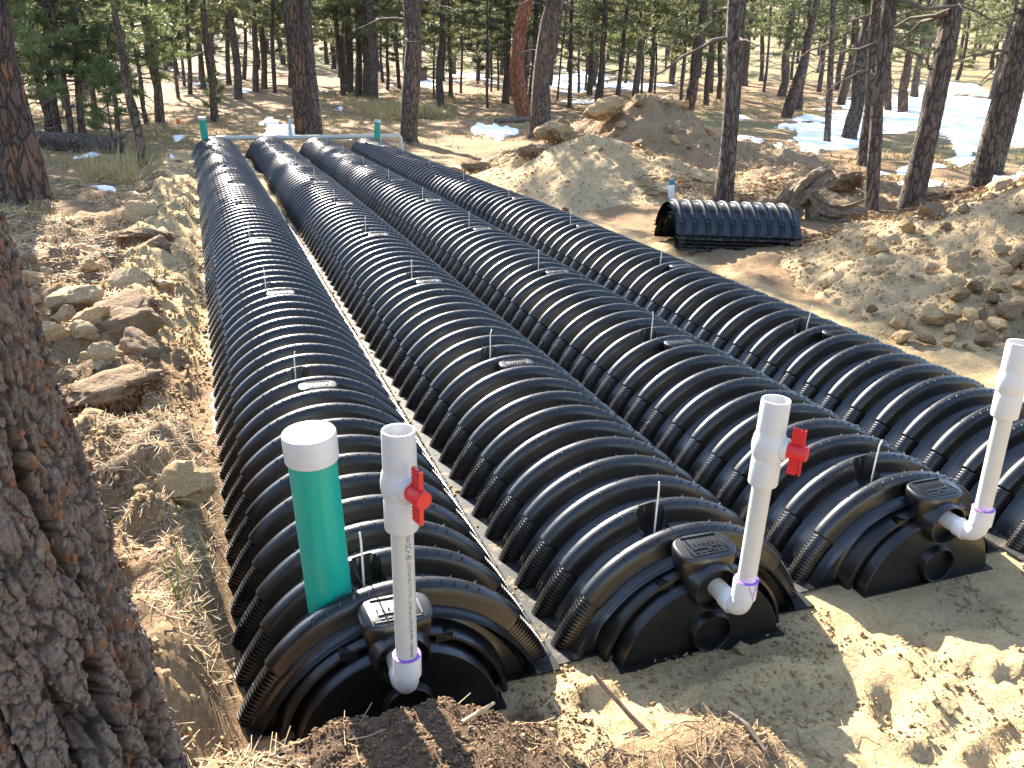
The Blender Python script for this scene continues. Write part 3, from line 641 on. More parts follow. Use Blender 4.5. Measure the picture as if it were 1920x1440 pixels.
# ------------------------------------------------------------------ pipes and valves
def bend(P0, c, P1, r, n=10):
    """polyline with a rounded corner"""
    P0, c, P1 = map(np.asarray, (P0, c, P1)); a = c+nrm(P0-c)*r; b = c+nrm(P1-c)*r
    t = np.linspace(0, 1, n)[:, None]; return np.concatenate([[P0], (1-t)**2*a+2*t*(1-t)*c+t*t*b, [P1]])
def text_mesh(body, size, name, mat):
    cu = bpy.data.curves.new(name, 'FONT'); cu.body = body; cu.size = size; cu.resolution_u = 2
    o = bpy.data.objects.new(name, cu); COL.objects.link(o)
    dg = bpy.context.evaluated_depsgraph_get(); me = bpy.data.meshes.new_from_object(o.evaluated_get(dg)); bpy.data.objects.remove(o)
    n = len(me.vertices); co = np.zeros(n*3); me.vertices.foreach_get('co', co); co = co.reshape(-1, 3)
    F = [list(p.vertices) for p in me.polygons]; bpy.data.meshes.remove(me); return co, F
def riser(i, x0, x1, z0, z1, yp, ye, hub, label, text=False, stain=0):
    o = root('riser_pipe', (x0, ye, 0), label, 'pipe', 'white valve risers at the end caps')
    P = bend((0, yp-ye, z0), (0, 0, z0), (0, 0, z0+.13), .055, 12)
    P = np.concatenate([[P[0]], [P[0]+(P[1]-P[0])*.5], P[1:]])
    v, f = tube(P[:-1], .0265, 28, True); mb = MB().add(v, f)
    # sockets of the elbow
    v2, f2 = lathe([(.0265, .0), (.0315, .004), (.0318, .052), (.0305, .056), (.0245, .056)], 32); mb.add(v2+(0, 0, z0+.045), f2)
    v3, f3 = lathe([(.0265, .0), (.0300, .003), (.0300, .035), (.025, .036)], 32); mb.add(align(v3, (0, 1, 0), (0, .035, z0)), f3)
    link('elbow', mb.mesh('elbow', 'pvc_fitting', True, 45), o)
    lean = (x1-x0)/(z1-z0); zb = z0+.06; zt = z1-.20
    def sh(v): v = np.array(v); v[:, 0] += (v[:, 2]-z0)*lean; return v
    v, f = lathe([(.0240, zb), (.0242, (zb+zt)/2), (.0241, zt+.03)], 36)
    pip = link('pipe', MB().add(sh(v), f).mesh('pipe', 'pvc', True, 45), o)
    # ball valve body: two sockets and a bulged middle, open at the top
    q = z1-.225
    prof = [(.024, q), (.0350, q+.001), (.0362, q+.004), (.0362, q+.066), (.0355, q+.070), (.0345, q+.073), (.0380, q+.080), (.0410, q+.098), (.0412, q+.112), (.0385, q+.130), (.0350, q+.139), (.0352, q+.145), (.0350, q+.220), (.0340, q+.2245), (.0300, q+.2245), (.0288, q+.220), (.0286, q+.150), (.0286, q+.13), (.0005, q+.128)]
    v, f = lathe(prof, 40); vb = MB().add(sh(v), f)
    h = nrm(np.array((hub[0], hub[1], 0.0))); ctr = np.array(((q+.105-z0)*lean, 0, q+.105))
    v, f = lathe([(.0285, .0), (.0285, .044), (.0265, .047), (.012, .047)], 28); vb.add(align(v, h, ctr), f)
    vl = link('valve_body', vb.mesh('valve_body', 'pvc_fitting', True, 45), o)
    hm = MB(); v, f = lathe([(.012, .046), (.0192, .047), (.0186, .090), (.0172, .093), (.0005, .0935)], 24); hm.add(align(v, h, ctr), f)
    side = np.cross(h, (0, 0, 1)); R = np.stack([h, side, (0, 0, 1)], 1)
    for s in (-1, 1):
        c = ctr+h*.066+np.array((0, 0, s*.035)); v, f = box(c, (.0140, .0032, .025), R); v = np.array(v)
        m = (v[:, 2]-ctr[2])*s > .045; v[m] += h*(-.008)*((v[m]-c)@h > 0)[:, None]; hm.add(v, f)
        hm.add(*box(ctr+h*.0805+np.array((0, 0, s*.033)), (.0022, .0048, .026), R))
        for k in range(5): hm.add(*box(ctr+h*.063+np.array((0, 0, s*(.022+.008*k))), (.0120, .0044, .0013), R))
    link('valve_handle', hm.mesh('valve_handle', 'red', True, 30), vl)
    v, f = lathe([(.0236, -.001), (.0247, 0), (.0315, .0), (.0316, .0022), (.0247, .003)], 32); link('primer_ring', MB().add(sh(v+(0, 0, z0+.1008)), f).mesh('primer_ring', 'purple', True, 45), o)
    if stain:
        a = np.linspace(-2.6, .4, 26); mb = MB(); rr = random.Random(i)
        hh = [.010+.018*abs(float(noise(q*1.7, i*3.1, 0, 5))) for q in a]
        V = [(.02455*math.cos(q), .02455*math.sin(q), z0+.103) for q in a]+[(.02455*math.cos(q), .02455*math.sin(q), z0+.103+h2) for q, h2 in zip(a, hh)]
        mb.add(sh(np.array(V)), [(k, k+1, k+27, k+26) for k in range(25)]); link('primer_stain', mb.mesh('primer_stain', 'primer_stain', True, None), o)
        if stain > 1:
            D = [[(-1.9, .098), (-1.75, .085), (-1.55, .070)], [(-1.25, .098), (-1.32, .08), (-1.45, .062), (-1.4, .055)], [(-1.0, .1), (-1.2, .086), (-1.45, .075)]]
            mb = MB()
            for d in D: mb.add(*tube(np.array([(.0318*math.cos(t), .0318*math.sin(t), z0+zz) for t, zz in d]), .0013, 5))
            link('primer_drip', mb.mesh('primer_drip', 'purple', True, None), o)
    if text:
        parts = [('nw ASTM D2665 ', .0125), ('SCH 40 ', .0205), ('330 PSI WATER AT 73\u00b0F PVC 1120 NSF-pw-G ASTM D1785 ', .0118), ('PPFA ', .0128), ('1018000105BX', .0112)]
        V = []; F = []; pos = 0.0; n = 0
        for s_, sz in parts:
            co, ff = text_mesh(s_.rstrip(), sz, 'print', 'ink')
            co = co.copy(); co[:, 0] += pos; co[:, 1] -= sz*.35; pos = co[:, 0].max()+sz*.42; V.append(co); F += [[k+n for k in q] for q in ff]; n += len(co)
        co = np.concatenate(V); Lz = (zt+.005)-(zb+.045); co[:, 0] *= Lz/pos
        ang0 = math.atan2(CAM[1]-ye, CAM[0]-x0)+.52; th = ang0 + co[:, 1]/.0245
        V = np.stack([.02445*np.cos(th), .02445*np.sin(th), zt+.005-co[:, 0]], -1)
        link('printed_marking', mesh('printed_marking', sh(V), F, 'ink', False), pip)
    return o
riser(0, -.030, -.036, .212, .862, ROWY[0]-.12, -1.50, (.30, -.95), 'white valve riser with black printed lettering in front of the leftmost row', text=True)
riser(1, .872, .884, .210, .815, ROWY[1]-.12, -1.48, (.60, -.80), 'white valve riser with purple primer drips on its elbow', stain=2)
riser(2, 1.758, 1.735, .234, .862, ROWY[2]-.12, -1.41, (.97, .25), 'white valve riser cut by the right edge of the photo', stain=1)
def green_pipe(b, tp, capn, label, r=.057):
    b, tp = np.asarray(b, float), np.asarray(tp, float); L = np.linalg.norm(tp-b); d = (tp-b)/L
    o = root('inspection_pipe', b, label, 'pipe', 'green inspection pipes')
    v, f = lathe([(r, 0), (r, L*.5), (r, L-.02)], 44); p = link('pipe', MB().add(align(v, d), f).mesh('pipe', 'pvc_green', True, 45), o)
    v, f = lathe([(r, L-capn), (r+.0055, L-capn), (r+.006, L-capn+.002), (r+.0062, L-.006), (r+.004, L-.001), (r-.002, L), (.0005, L+.001)], 44)
    c = link('cap', MB().add(align(v, d), f).mesh('cap', 'pvc_fitting', True, 40), o)
    return o, p, c, d, L
o, p, c, d, L = green_pipe((-.150, -1.165, .17), (-.181, -1.19, .742), .070, 'stout green pipe with a white cap rising from the leftmost row')
_mb = MB(); _rr = random.Random(4)
for k in range(7):
    th = math.atan2(CAM[1]+1.19, CAM[0]+.18)-.60+k*.030; h2 = _rr.uniform(.0022, .0036); zc = L-.046+_rr.uniform(-.0008, .0008)
    for dz in ((0,) if k % 2 else (-.0016, .0018)):
        v = [(.0636*math.cos(th+e*.011*_rr.uniform(.6, 1)), .0636*math.sin(th+e*.011), zc+dz+g*h2*(.5 if not k % 2 else 1)) for e, g in ((-1, -1), (1, -1), (1, 1), (-1, 1))]
        _mb.add(align(np.array(v), d), [(0, 1, 2, 3)])
link('printed_smudge', _mb.mesh('printed_smudge', 'ink', False, None), c)
green_pipe((-.27, 12.32, .15), (-.29, 12.30, .61), .045, 'short green pipe with a white cap at the far end of the leftmost row', .055)
green_pipe((2.60, 12.30, .12), (2.63, 12.30, .575), .045, 'short green pipe with a pale cap at the far end of the rightmost row', .055)
# manifold behind the rows
o = root('manifold_pipe', (0, 12.72, 0), 'long white pipe with one upright running behind the far row ends', 'pipe')
P = bend((-.1, 0, .235), (3.12, 0, .255), (3.14, -.02, -.05), .06); v, f = tube(P, .042, 16); link('pipe', MB().add(v, f).mesh('pipe', 'pvc', True, 45), o)
v, f = lathe([(.034, .10), (.034, .20), (.030, .205), (.030, .46), (.026, .462), (.0005, .462)], 20); link('upright', MB().add(v+(1.155, 0, .14), f).mesh('upright', 'pvc', True, 45), o)
v, f = lathe([(.036, -.06), (.036, .06)], 20); link('tee', MB().add(align(v, (1, 0, .01), (1.155, 0, .243)), f).mesh('tee', 'pvc_fitting', True, 45), o)
# ------------------------------------------------------------------ pines
def ribbon_needles(C, D, n, ln, w, spread, rg):
    """blades fanning out of tuft centres C along D"""
    N = len(C); c = np.repeat(C, n, 0); d = nrm(np.repeat(D, n, 0)*(1-spread)+rg.normal(size=(N*n, 3))*spread+np.array((0, 0, .12)))
    L = ln*rg.uniform(.6, 1.15, (N*n, 1)); s = nrm(np.cross(d, rg.normal(size=(N*n, 3))))*w*rg.uniform(.7, 1.3, (N*n, 1))
    V = np.stack([c-s*.5, c+s*.5, c+d*L*.6+s*.45+(0, 0, -.006), c+d*L*.6-s*.45+(0, 0, -.006), c+d*L+(0, 0, -.02)], 1).reshape(-1, 3)
    i = np.arange(N*n)*5
    T = np.concatenate([np.stack([i, i+1, i+2], 1), np.stack([i, i+2, i+3], 1), np.stack([i+3, i+2, i+4], 1)])
    return V, T
def make_crown(seed, h, z0, R, nb, ntw, blades, ln, w, droop=.15, dead=6, mat='needles', dens=1.0):
    rg = np.random.default_rng(seed); mb = MB(); TC = []; TD = []
    for b in range(nb+dead):
        isd = b >= nb
        f = (b+rg.uniform(0, 1))/nb if not isd else 0
        z = z0+(h*.97-z0)*f**.95 if not isd else rg.uniform(.45, 1.0)*z0
        prof = (1-f)**.75*(.55+.45*min(1, f*4)) if not isd else rg.uniform(.25, .6)
        L = R*(prof+.08)*rg.uniform(.7, 1.2); az = b*2.399+rg.uniform(-.5, .5); up = (.75*f-droop+rg.uniform(-.2, .2))
        d = nrm(np.array((math.cos(az), math.sin(az), up))); sd = np.array((-d[1], d[0], 0)); cv = rg.uniform(-.25, .25)
        t = np.linspace(0, 1, 6)[:, None]; P = np.array((0, 0, z))+d*L*t+sd*cv*L*t**2+np.array((0, 0, 1))*L*(.16*t**2.2-.10*t if not isd else -.22*t**2+.12*t)
        P[1:] += rg.normal(size=(5, 3))*.03*L*np.array((1, 1, .8))
        r0 = .012+.012*L; mb.add(*tube(P, np.linspace(r0, .004, 6), 4, False))
        tw = [P]
        for k in range(ntw if not isd else 2):
            s = rg.uniform(.25, .95); i = int(s*5); q = P[i]*(1-(s*5-i))+P[min(5, i+1)]*(s*5-i)
            e = nrm(d*.7+sd*rg.choice((-1, 1))*rg.uniform(.4, 1.1)+np.array((0, 0, rg.uniform(-.15, .35)))); l2 = L*rg.uniform(.18, .42)*(1.15-s*.5)
            Q = np.array([q, q+e*l2*.5+rg.normal(size=3)*.02, q+e*l2+np.array((0, 0, .05*l2))+rg.normal(size=3)*.02]); mb.add(*tube(Q, [.007, .005, .003], 3, False)); tw.append(Q)
        if isd: continue
        for j, Q in enumerate(tw):
            L2 = np.linalg.norm(Q[-1]-Q[0]); nt = max(2, int(L2*6.0*dens))
            for s in np.linspace(.42 if j == 0 else .3, 1, nt):
                k = s*(len(Q)-1); i = min(int(k), len(Q)-2); TC.append(Q[i]*(1-(k-i))+Q[i+1]*(k-i)+rg.normal(size=3)*.02); TD.append(nrm(Q[i+1]-Q[i])*.8+np.array((0, 0, .35)))
    v, T = ribbon_needles(np.array(TC), np.array(TD), blades, ln, w, .55, rg)
    return mb.mesh('branches', 'branch', True, None), mesh('crown', v, T, mat, False)
def make_trunk(seed, h, mat, seg=16, rings=44):
    rg = np.random.default_rng(seed); z = h*np.linspace(0, 1, rings)**1.6; z[0] = -.25
    r = (1-.80*np.clip(z/h, 0, 1)**1.1)*(1+.42*np.exp(-np.clip(z, 0, None)/.16))
    P = np.stack([.9*fbm(z*.35, seed, 0, seed, 2), .9*fbm(z*.35, seed+9.5, 0, seed, 2), z], -1); P[:, :2] -= P[1, :2]
    def wob(i, a): zz = z[i.astype(int)]; return 1+.10*fbm(np.cos(a)*1.8, np.sin(a)*1.8, zz*2.2, seed, 3)
    v, f = tube(P, r, seg, False, wob); return mesh('trunk', v, f, mat, True)
TALL = [make_crown(11, 11, 3.1, 1.9, 44, 5, 9, .24, .030), make_crown(12, 12.5, 3.6, 2.1, 46, 5, 9, .24, .030), make_crown(13, 9.5, 2.8, 1.8, 42, 5, 9, .24, .030, .25),
        make_crown(14, 10.5, 2.5, 2.0, 46, 5, 9, .24, .032, .30), make_crown(15, 9.0, 2.2, 1.7, 42, 5, 9, .24, .032, .30), make_crown(16, 12, 4.4, 1.8, 36, 5, 9, .24, .030, .1), make_crown(17, 8.0, 1.1, 1.9, 44, 6, 9, .26, .034, .25)]
HT = (11, 12.5, 9.5, 10.5, 9.0, 12, 8.0)
TRK = {m: [make_trunk(20+7*k+j, 12.5, b) for k in range(2)] for j, (m, b) in enumerate((('dark', 'bark_dark'), ('grey', 'bark'), ('rust', 'bark_rust'), ('red', 'bark_red')))}
RIGHT = np.array((_r[0], _r[1], 0.0)); RIGHT /= np.linalg.norm(RIGHT)
def lean_euler(lean, spin):
    ax = Vector(np.cross((0, 0, 1), RIGHT)); return (Matrix.Rotation(lean, 4, ax) @ Matrix.Rotation(spin, 4, 'Z')).to_euler()
def pine(x, y, z, r, lean, kind, var, spin, sc, label, group='pines of the surrounding wood', lift=0.0):
    o = root('pine_tree', (x, y, z), label, 'pine tree', group, lean_euler(lean, spin))
    h = HT[var]*sc+lift; tk = TRK[kind][int(spin*10) % 2]
    link('trunk', tk, o, scale=(r, r, h/12.5)); link('branches', TALL[var][0], o, (0, 0, lift), scale=(sc, sc, sc)); link('crown', TALL[var][1], o, (0, 0, lift), scale=(sc, sc, sc)); return o
rt = random.Random(3)
view = [math.atan2((t_[0]-CAM[0]), (t_[1]-CAM[1])) for t_ in TREES]
dist = [math.hypot(t_[0]-CAM[0], t_[1]-CAM[1]) for t_ in TREES]
band = lambda d: 0 if d < 14 else 1 if d < 24 else 2 if d < 34 else 3
BN = ('beside the work site', 'just behind the work site', 'in the middle wood', 'in the far wood')
def girth(r): return 'stout' if r > .15 else 'medium' if r > .09 else 'slender' if r > .06 else 'very thin'
order = sorted(range(len(TREES)), key=lambda i: view[i]); cnt = {}
for i in order:
    x, y, z, r, lean, kind = TREES[i]; b = band(dist[i]); key = (b, girth(r), kind); cnt.setdefault(key, []).append(i)
LABEL = {}
kw = {'dark': 'dark-barked', 'grey': 'grey-barked', 'rust': 'reddish-barked'}
for (b, g, k), L in cnt.items():
    for n, i in enumerate(L):
        LABEL[i] = f'{g} {kw[k]} pine {BN[b]}' + ('' if len(L) == 1 else f', {ORD[n]} from left of {len(L)} alike' if n else f', leftmost of {len(L)} alike')
for i, (x, y, z, r, lean, kind) in enumerate(TREES):
    d = dist[i]
    if d < 19: var = rt.choice((1, 5, 0)); sc = rt.uniform(.98, 1.12)
    elif r < .07: var = rt.choice((2, 4)); sc = rt.uniform(.62, .85)
    else: var = rt.choice((0, 2, 3, 4, 3, 4)); sc = rt.uniform(.85, 1.15)
    lift = 0
    if 3 < x < 7 and y < 17: var = (1, 0)[x > 5]; sc = 1.15
    if -1.5 < x < -1 and y < 12: var = 4; sc = .42; lift = .8
    if -2.5 < x < -2 and y < 8: var = 5; sc = .72; lift = 3.2
    if x < -2 and 9 < y < 17: var = 4; sc = .52
    pine(x, y, z, max(r, .045), lean, kind, var, rt.uniform(0, 6.28), sc, LABEL[i], lift=lift)
# far wood: trees nobody can tell apart
P = [(t_[0], t_[1]) for t_ in TREES]; n = 0; tries = 0
while n < 230 and tries < 9000:
    tries += 1
    d = 34+90*rt.random()**1.2; a = YAW+rt.uniform(-.66, .66); x = CAM[0]+d*math.sin(a); y = CAM[1]+d*math.cos(a)
    if min((x-q[0])**2+(y-q[1])**2 for q in P) < (1.6+.012*d)**2: continue
    if d < 46 and (25 < x) and y < 33: continue
    P.append((x, y)); n += 1; var = rt.choice((2, 3, 4, 3, 4, 6)); sc = rt.uniform(.75, 1.2)
    pine(x, y, float(terrain(x, y))-.05, rt.uniform(.07, .17), rt.uniform(-.04, .04), rt.choice(('dark', 'dark', 'grey')), var, rt.uniform(0, 6.28), sc, 'small distant pine among many in the background wood', 'distant pines of the background wood')
# the wood goes on behind the camera
n = tries = 0; P = [(0, 0)]
while n < 42 and tries < 3000:
    tries += 1; d = 6+22*rt.random(); a = YAW+math.pi+rt.uniform(-1.75, 1.75); x = CAM[0]+d*math.sin(a); y = CAM[1]+d*math.cos(a)
    if min((x-q[0])**2+(y-q[1])**2 for q in P) < 5 or y > -3.5 and x < 12 and x > -5: continue
    P.append((x, y)); n += 1
    pine(x, y, float(terrain(x, y))-.05, rt.uniform(.1, .2), 0, rt.choice(('dark', 'grey')), rt.choice((2, 3, 4, 6)), rt.uniform(0, 6.28), rt.uniform(.9, 1.3), 'pine standing behind the photographer', 'pines behind the photographer')
# the twin-stemmed pine, the curved red pine, the rusty pine at the left
def special(name, loc, stems, label, crown=None, ctop=(0, 0, 0), cs=1.0):
    o = root('pine_tree', loc, label, 'pine tree', None)
    for P, r, m, sd_ in stems:
        P = np.asarray(P, float); t = np.linspace(0, 1, len(P)); q = np.linspace(0, 1, 60)**1.4; Q = np.stack([np.interp(q, t, P[:, k]) for k in range(3)], -1); ker = np.ones(5)/5
        for k in range(3): Q[2:-2, k] = np.convolve(Q[:, k], ker, 'valid')
        rr_ = np.interp(q, t, r); zq = Q[:, 2].copy()
        def wob(i, a): zz = zq[i.astype(int)]; return 1+.09*fbm(np.cos(a)*2.2+sd_, np.sin(a)*2.2, zz*3.0, sd_, 4)+.06*fbm(np.cos(a)*9, np.sin(a)*9, zz*4, sd_+3, 2)
        v, f = tube(Q, rr_, 40, False, wob); link('trunk', mesh('trunk', v, f, m, True), o)
    if crown is not None: link('branches', TALL[crown][0], o, ctop, scale=(cs,)*3); link('crown', TALL[crown][1], o, ctop, scale=(cs,)*3)
    return o
special('twin', (1.72, 14.82, .0), [([(-.06, 0, -.2), (-.06, 0, .1), (-.13, 0, 1.2), (-.20, 0, 3), (-.3, .1, 11)], [.26, .20, .175, .16, .05], 'bark_rust', 1), ([(.12, .05, -.2), (.13, .05, .1), (.10, .05, 1.2), (.06, .05, 3), (.2, .2, 9)], [.20, .145, .125, .11, .04], 'bark', 2)], 'thick twin-stemmed pine right behind the white manifold pipe', 5, (.5, .2, 1.5), .66)
special('red', (9.07, 21.96, -.1), [([(0, 0, -.1), (0, 0, .05), (-.10*1, .04, .45), (-.24, .08, .9), (-.30, .1, 1.5), (-.25, .1, 2.4), (-.05, 0, 3.6), (.1, 0, 9)], [.36, .27, .235, .225, .22, .205, .18, .06], 'bark_red', 5)], 'curved orange-red pine trunk bowed to the left at its foot', 1, (-.05, 0, 0), .95)
special('rusty', (-2.02, 6.75, .0), [([(0, 0, -.2), (0, 0, .1), (-.06, .02, .8), (-.12, 0, 2.2), (-.3, 0, 11)], [.27, .20, .175, .16, .05], 'bark_rust', 8)], 'rusty-barked pine standing at the left edge above the clods', 5, (-.4, .2, 3.4), .74)
# young pines with green needles down to the ground at the left
YNG = [make_crown(31, 4.6, .7, 1.15, 34, 5, 22, .17, .011, .05, 3, 'needles_young', 1.25), make_crown(32, 5.4, 1.0, 1.3, 36, 5, 22, .17, .011, .0, 3, 'needles_young', 1.2), make_crown(33, 1.5, .35, .55, 13, 3, 26, .15, .009, -.3, 0, 'needles_young', 1.5)]
YP = [(-2.42, 17.4, 1, 1.0, 'young green pine behind the fallen log'), (-3.05, 12.6, 0, .9, 'bushy young pine just right of the rusty trunk'), (-3.87, 24.6, 1, 1.2, 'tall young pine at the back of the left thicket'), (-4.0, 16.2, 1, 1.1, 'dense young pine half hidden by the rusty trunk'), (-2.2, 25.5, 1, 1.25, 'green young pine at the right end of the left thicket'),
      (-1.5, 19.0, 0, 1.0, 'thin young pine leaning into the left thicket'), (-3.3, 20.5, 1, 1.1, 'full young pine in the middle of the left thicket'), (-.75, 36.5, 1, 1.2, 'far young pine showing above the leftmost row'), (-3.5, 10.6, 0, 1.1, 'bushy young pine close behind the rusty trunk'), (-2.55, 14.6, 0, 1.15, 'young pine rising straight behind the fallen log end'), (-1.9, 16.2, 0, 1.0, 'slim young pine right of the thicket middle'), (-4.8, 19.5, 1, 1.2, 'young pine deep at the left edge of the thicket'), (-2.9, 22.5, 1, 1.25, 'tall young pine seen through the thicket'), (-.9, 28.0, 1, 1.1, 'young pine between two slender trunks left of the rows'), (-1.78, 13.3, 2, 1.0, 'small pine sapling growing at the end of the fallen log'), (.15, 21.2, 2, .8, 'knee-high pine sapling beside a dark trunk'), (-2.5, 7.9, 2, .9, 'pine sapling in the gloom behind the rusty trunk'), (7.9, 28.5, 1, .85, 'round yellow-green young pine in mid wood'), (16.2, 30, 1, .9, 'young pine above the brown heap')]
for x, y, k, sc, lb in YP:
    o = root('young_pine', (x, y, float(terrain(x, y))-.05), lb, 'young pine', 'young green pines', (0, rt.uniform(-.05, .05), rt.uniform(0, 6)))
    link('trunk', TRK['grey'][k % 2], o, scale=(.05*sc if k < 2 else .02, .05*sc if k < 2 else .02, (4.7, 5.5, 1.55)[k]*sc/12.5)); link('branches', YNG[k][0], o, scale=(sc,)*3); link('crown', YNG[k][1], o, scale=(sc,)*3)
# ------------------------------------------------------------------ the big trunk in the left foreground
o = root('pine_tree', (-.76, -1.62, .0), 'huge scaly pine trunk filling the left foreground', 'pine tree')
def near_axis(z): return np.stack([np.interp(z, [-.2, .25, .57, .9, 1.3, 3, 12], [.04, .02, .0, -.03, -.075, -.32, -1.2]), np.interp(z, [-.2, 3, 12], [0, 0, .2])], -1)
def near_rad(z): return np.interp(z, [-.3, .0, .25, .57, .9, 1.3, 3, 12], [.36, .28, .238, .212, .200, .193, .17, .05])
nth, nz = 520, 600; th = np.linspace(0, 2*math.pi, nth, endpoint=False); zz = np.linspace(-.28, 1.75, nz); TH, ZZ = np.meshgrid(th, zz)
Rb = near_rad(ZZ); Cx, Sx = np.cos(TH), np.sin(TH)
Pq = np.stack([Cx*Rb*36, Sx*Rb*36, ZZ*19], -1).reshape(-1, 3); Pq = Pq+.55*np.stack([fbm(Pq[:, 0]*.5, Pq[:, 1]*.5, Pq[:, 2]*.5, 90+k, 3) for k in range(3)], -1)
f1, f2, idn = worley(Pq, 3); e1 = (f2-f1).reshape(TH.shape); idn = idn.reshape(TH.shape)
Pc = np.stack([Cx*Rb*95, Sx*Rb*95, ZZ*60], -1).reshape(-1, 3); Pc = Pc+.5*np.stack([fbm(Pc[:, 0]*.5, Pc[:, 1]*.5, Pc[:, 2]*.5, 96+k, 2) for k in range(3)], -1)
g1, g2, idc = worley(Pc, 11); e2 = (g2-g1).reshape(TH.shape); idc = idc.reshape(TH.shape)
furrow = 1-np.abs(fbm(Cx*2.6, Sx*2.6, ZZ*.9+.4*noise(Cx*3, Sx*3, ZZ*2, 4), 93, 3, .5))*3.2; furrow = sstep(.45, .95, furrow)
crack = sstep(.16, .02, e1); crk2 = sstep(.12, .02, e2)
disp = .009*(idn-.5)+.004*(idc-.5) - .006*crack - .045*furrow+.006*fbm(Cx*22, Sx*22, ZZ*16, 97, 4, .6) + .018*fbm(Cx*1.6, Sx*1.6, ZZ*1.6, 94, 3)
flare = sstep(.35, -.15, ZZ)*.03*np.cos(TH*5+1.0)
R = Rb+disp+flare; ax = near_axis(zz)
V = np.stack([ax[:, 0, None]+R*Cx, ax[:, 1, None]+R*Sx, ZZ], -1).reshape(-1, 3)
i = np.arange((nz-1)*nth).reshape(nz-1, nth); j = np.roll(i, -1, 1); Fq = np.stack([i.ravel(), j.ravel(), (j+nth).ravel(), (i+nth).ravel()], 1)
tm = mesh('trunk', V, Fq, 'bark_near', True)
rust = sstep(.80, .9, idc)*sstep(-.05, .35, fbm(Cx*2.2, Sx*2.2, ZZ*2.6, 95, 3)+.12)*.9; dark = np.clip(.7*crack+.62*furrow+.15*crk2, 0, 1)
ca = tm.color_attributes.new('zone', 'FLOAT_COLOR', 'POINT'); ca.data.foreach_set('color', np.stack([rust*(1-dark), dark, 0*dark, 1+0*dark], -1).astype(np.float32).ravel())
link('trunk', tm, o)
zz2 = np.linspace(1.70, 12, 50); a2 = near_axis(zz2); v, f = tube(np.stack([a2[:, 0], a2[:, 1], zz2], -1), near_rad(zz2)*.99, 24, False); link('upper_trunk', mesh('upper_trunk', v, f, 'bark'), o)
# loose bark scales standing off the trunk
rg = np.random.default_rng(5); N = 12000; a = rg.uniform(-2.3, 1.4, N); zf = rg.uniform(-.2, 1.6, N)
ii = np.clip(((zf+.28)/2.03*nz).astype(int), 0, nz-1); jj = (np.mod(a, 2*math.pi)/(2*math.pi)*nth).astype(int) % nth
ok = (dark[ii, jj] < .35); a, zf, ii, jj = a[ok], zf[ok], ii[ok], jj[ok]; N = len(a)
ctr = V.reshape(nz, nth, 3)[ii, jj]; nor = np.stack([np.cos(a), np.sin(a), rg.uniform(-.25, .1, N)], -1); nor = nrm(nor+rg.normal(size=(N, 3))*.10)
tz = nrm(np.cross(nor, np.stack([-np.sin(a), np.cos(a), 0*a], -1))); tx = np.cross(tz, nor); s = rg.uniform(.0022, .0065, N)
V2 = []; 
for k in range(6):
    q = k/6*2*math.pi; rr_ = rg.uniform(.45, 1.25, N)*s; V2.append(ctr+nor*(.0010+.0010*rg.random((N, 1)))+(tx*(np.cos(q)*rr_)[:, None]+tz*(np.sin(q)*rr_*1.6)[:, None]))
for k in range(6):
    V2.append(V2[k]-nor*.0035+(ctr-V2[k])*.1)
V2 = np.stack(V2, 1).reshape(-1, 3); b = np.arange(N)*12
top = np.stack([b+k for k in range(6)], 1); F2 = [list(q) for q in top.tolist()]
for k in range(6): k2 = (k+1) % 6; F2 += np.stack([b+k, b+6+k, b+6+k2, b+k2], 1).tolist()
fm = mesh('bark_scales', V2, F2, 'bark_near', False)
rf = np.repeat((rust[ii, jj] > .3)*.85, 12); ca = fm.color_attributes.new('zone', 'FLOAT_COLOR', 'POINT'); ca.data.foreach_set('color', np.stack([rf, np.repeat(rg.uniform(0, .45, N), 12), 0*rf, 1+0*rf], -1).astype(np.float32).ravel())
tag(link('bark_scales', fm, o), kind='stuff')
link('branches', TALL[5][0], o, (-.7, .1, 1)); link('crown', TALL[5][1], o, (-.7, .1, 1))
# ------------------------------------------------------------------ clods, litter, wood, small things
import bmesh
def ico(n):
    bm = bmesh.new(); bmesh.ops.create_icosphere(bm, subdivisions=n, radius=1.0); bm.verts.ensure_lookup_table()
    v = np.array([q.co[:] for q in bm.verts]); f = [[x.index for x in q.verts] for q in bm.faces]; bm.free(); return v, f
IV, IF = ico(4); IV3, IF3 = ico(3)
def clod_mesh(seed, mat, hi=True):
    v, f = (IV, IF) if hi else (IV3, IF3); rg = np.random.default_rng(seed); d = v.copy(); r = np.ones(len(v))
    for k in range(13):   # flat broken faces
        n = nrm(rg.normal(size=3)); h = rg.uniform(.48, .82); p = (v*r[:, None])@n; r = np.where(p > h, r*h/np.maximum(p, 1e-6), r)
    r = r*(1+.11*fbm(v[:, 0]*2.1+seed, v[:, 1]*2.1, v[:, 2]*2.1, seed, 3)+.050*fbm(v[:, 0]*6+seed, v[:, 1]*6, v[:, 2]*6, seed+3, 4, .6))
    return mesh('soil_clod', v*r[:, None]*np.array((1, rg.uniform(.75, 1), rg.uniform(.62, .82))), np.array(f), mat, True, 32)
CM = {k: [clod_mesh(100+7*j+q, 'clod_'+k) for q in range(4)] for j, k in enumerate(('tan', 'brown', 'grey'))}
CML = {k: [clod_mesh(200+7*j+q, 'clod_'+k, False) for q in range(3)] for j, k in enumerate(('tan', 'brown', 'grey'))}
rc = random.Random(11); cc = {}
for q in sorted(CLODS, key=lambda q: q[1]): cc.setdefault((q[3], q[0] < 2), []).append(q)
CN = {'tan': 'tan', 'brown': 'dark brown', 'grey': 'greyish'}
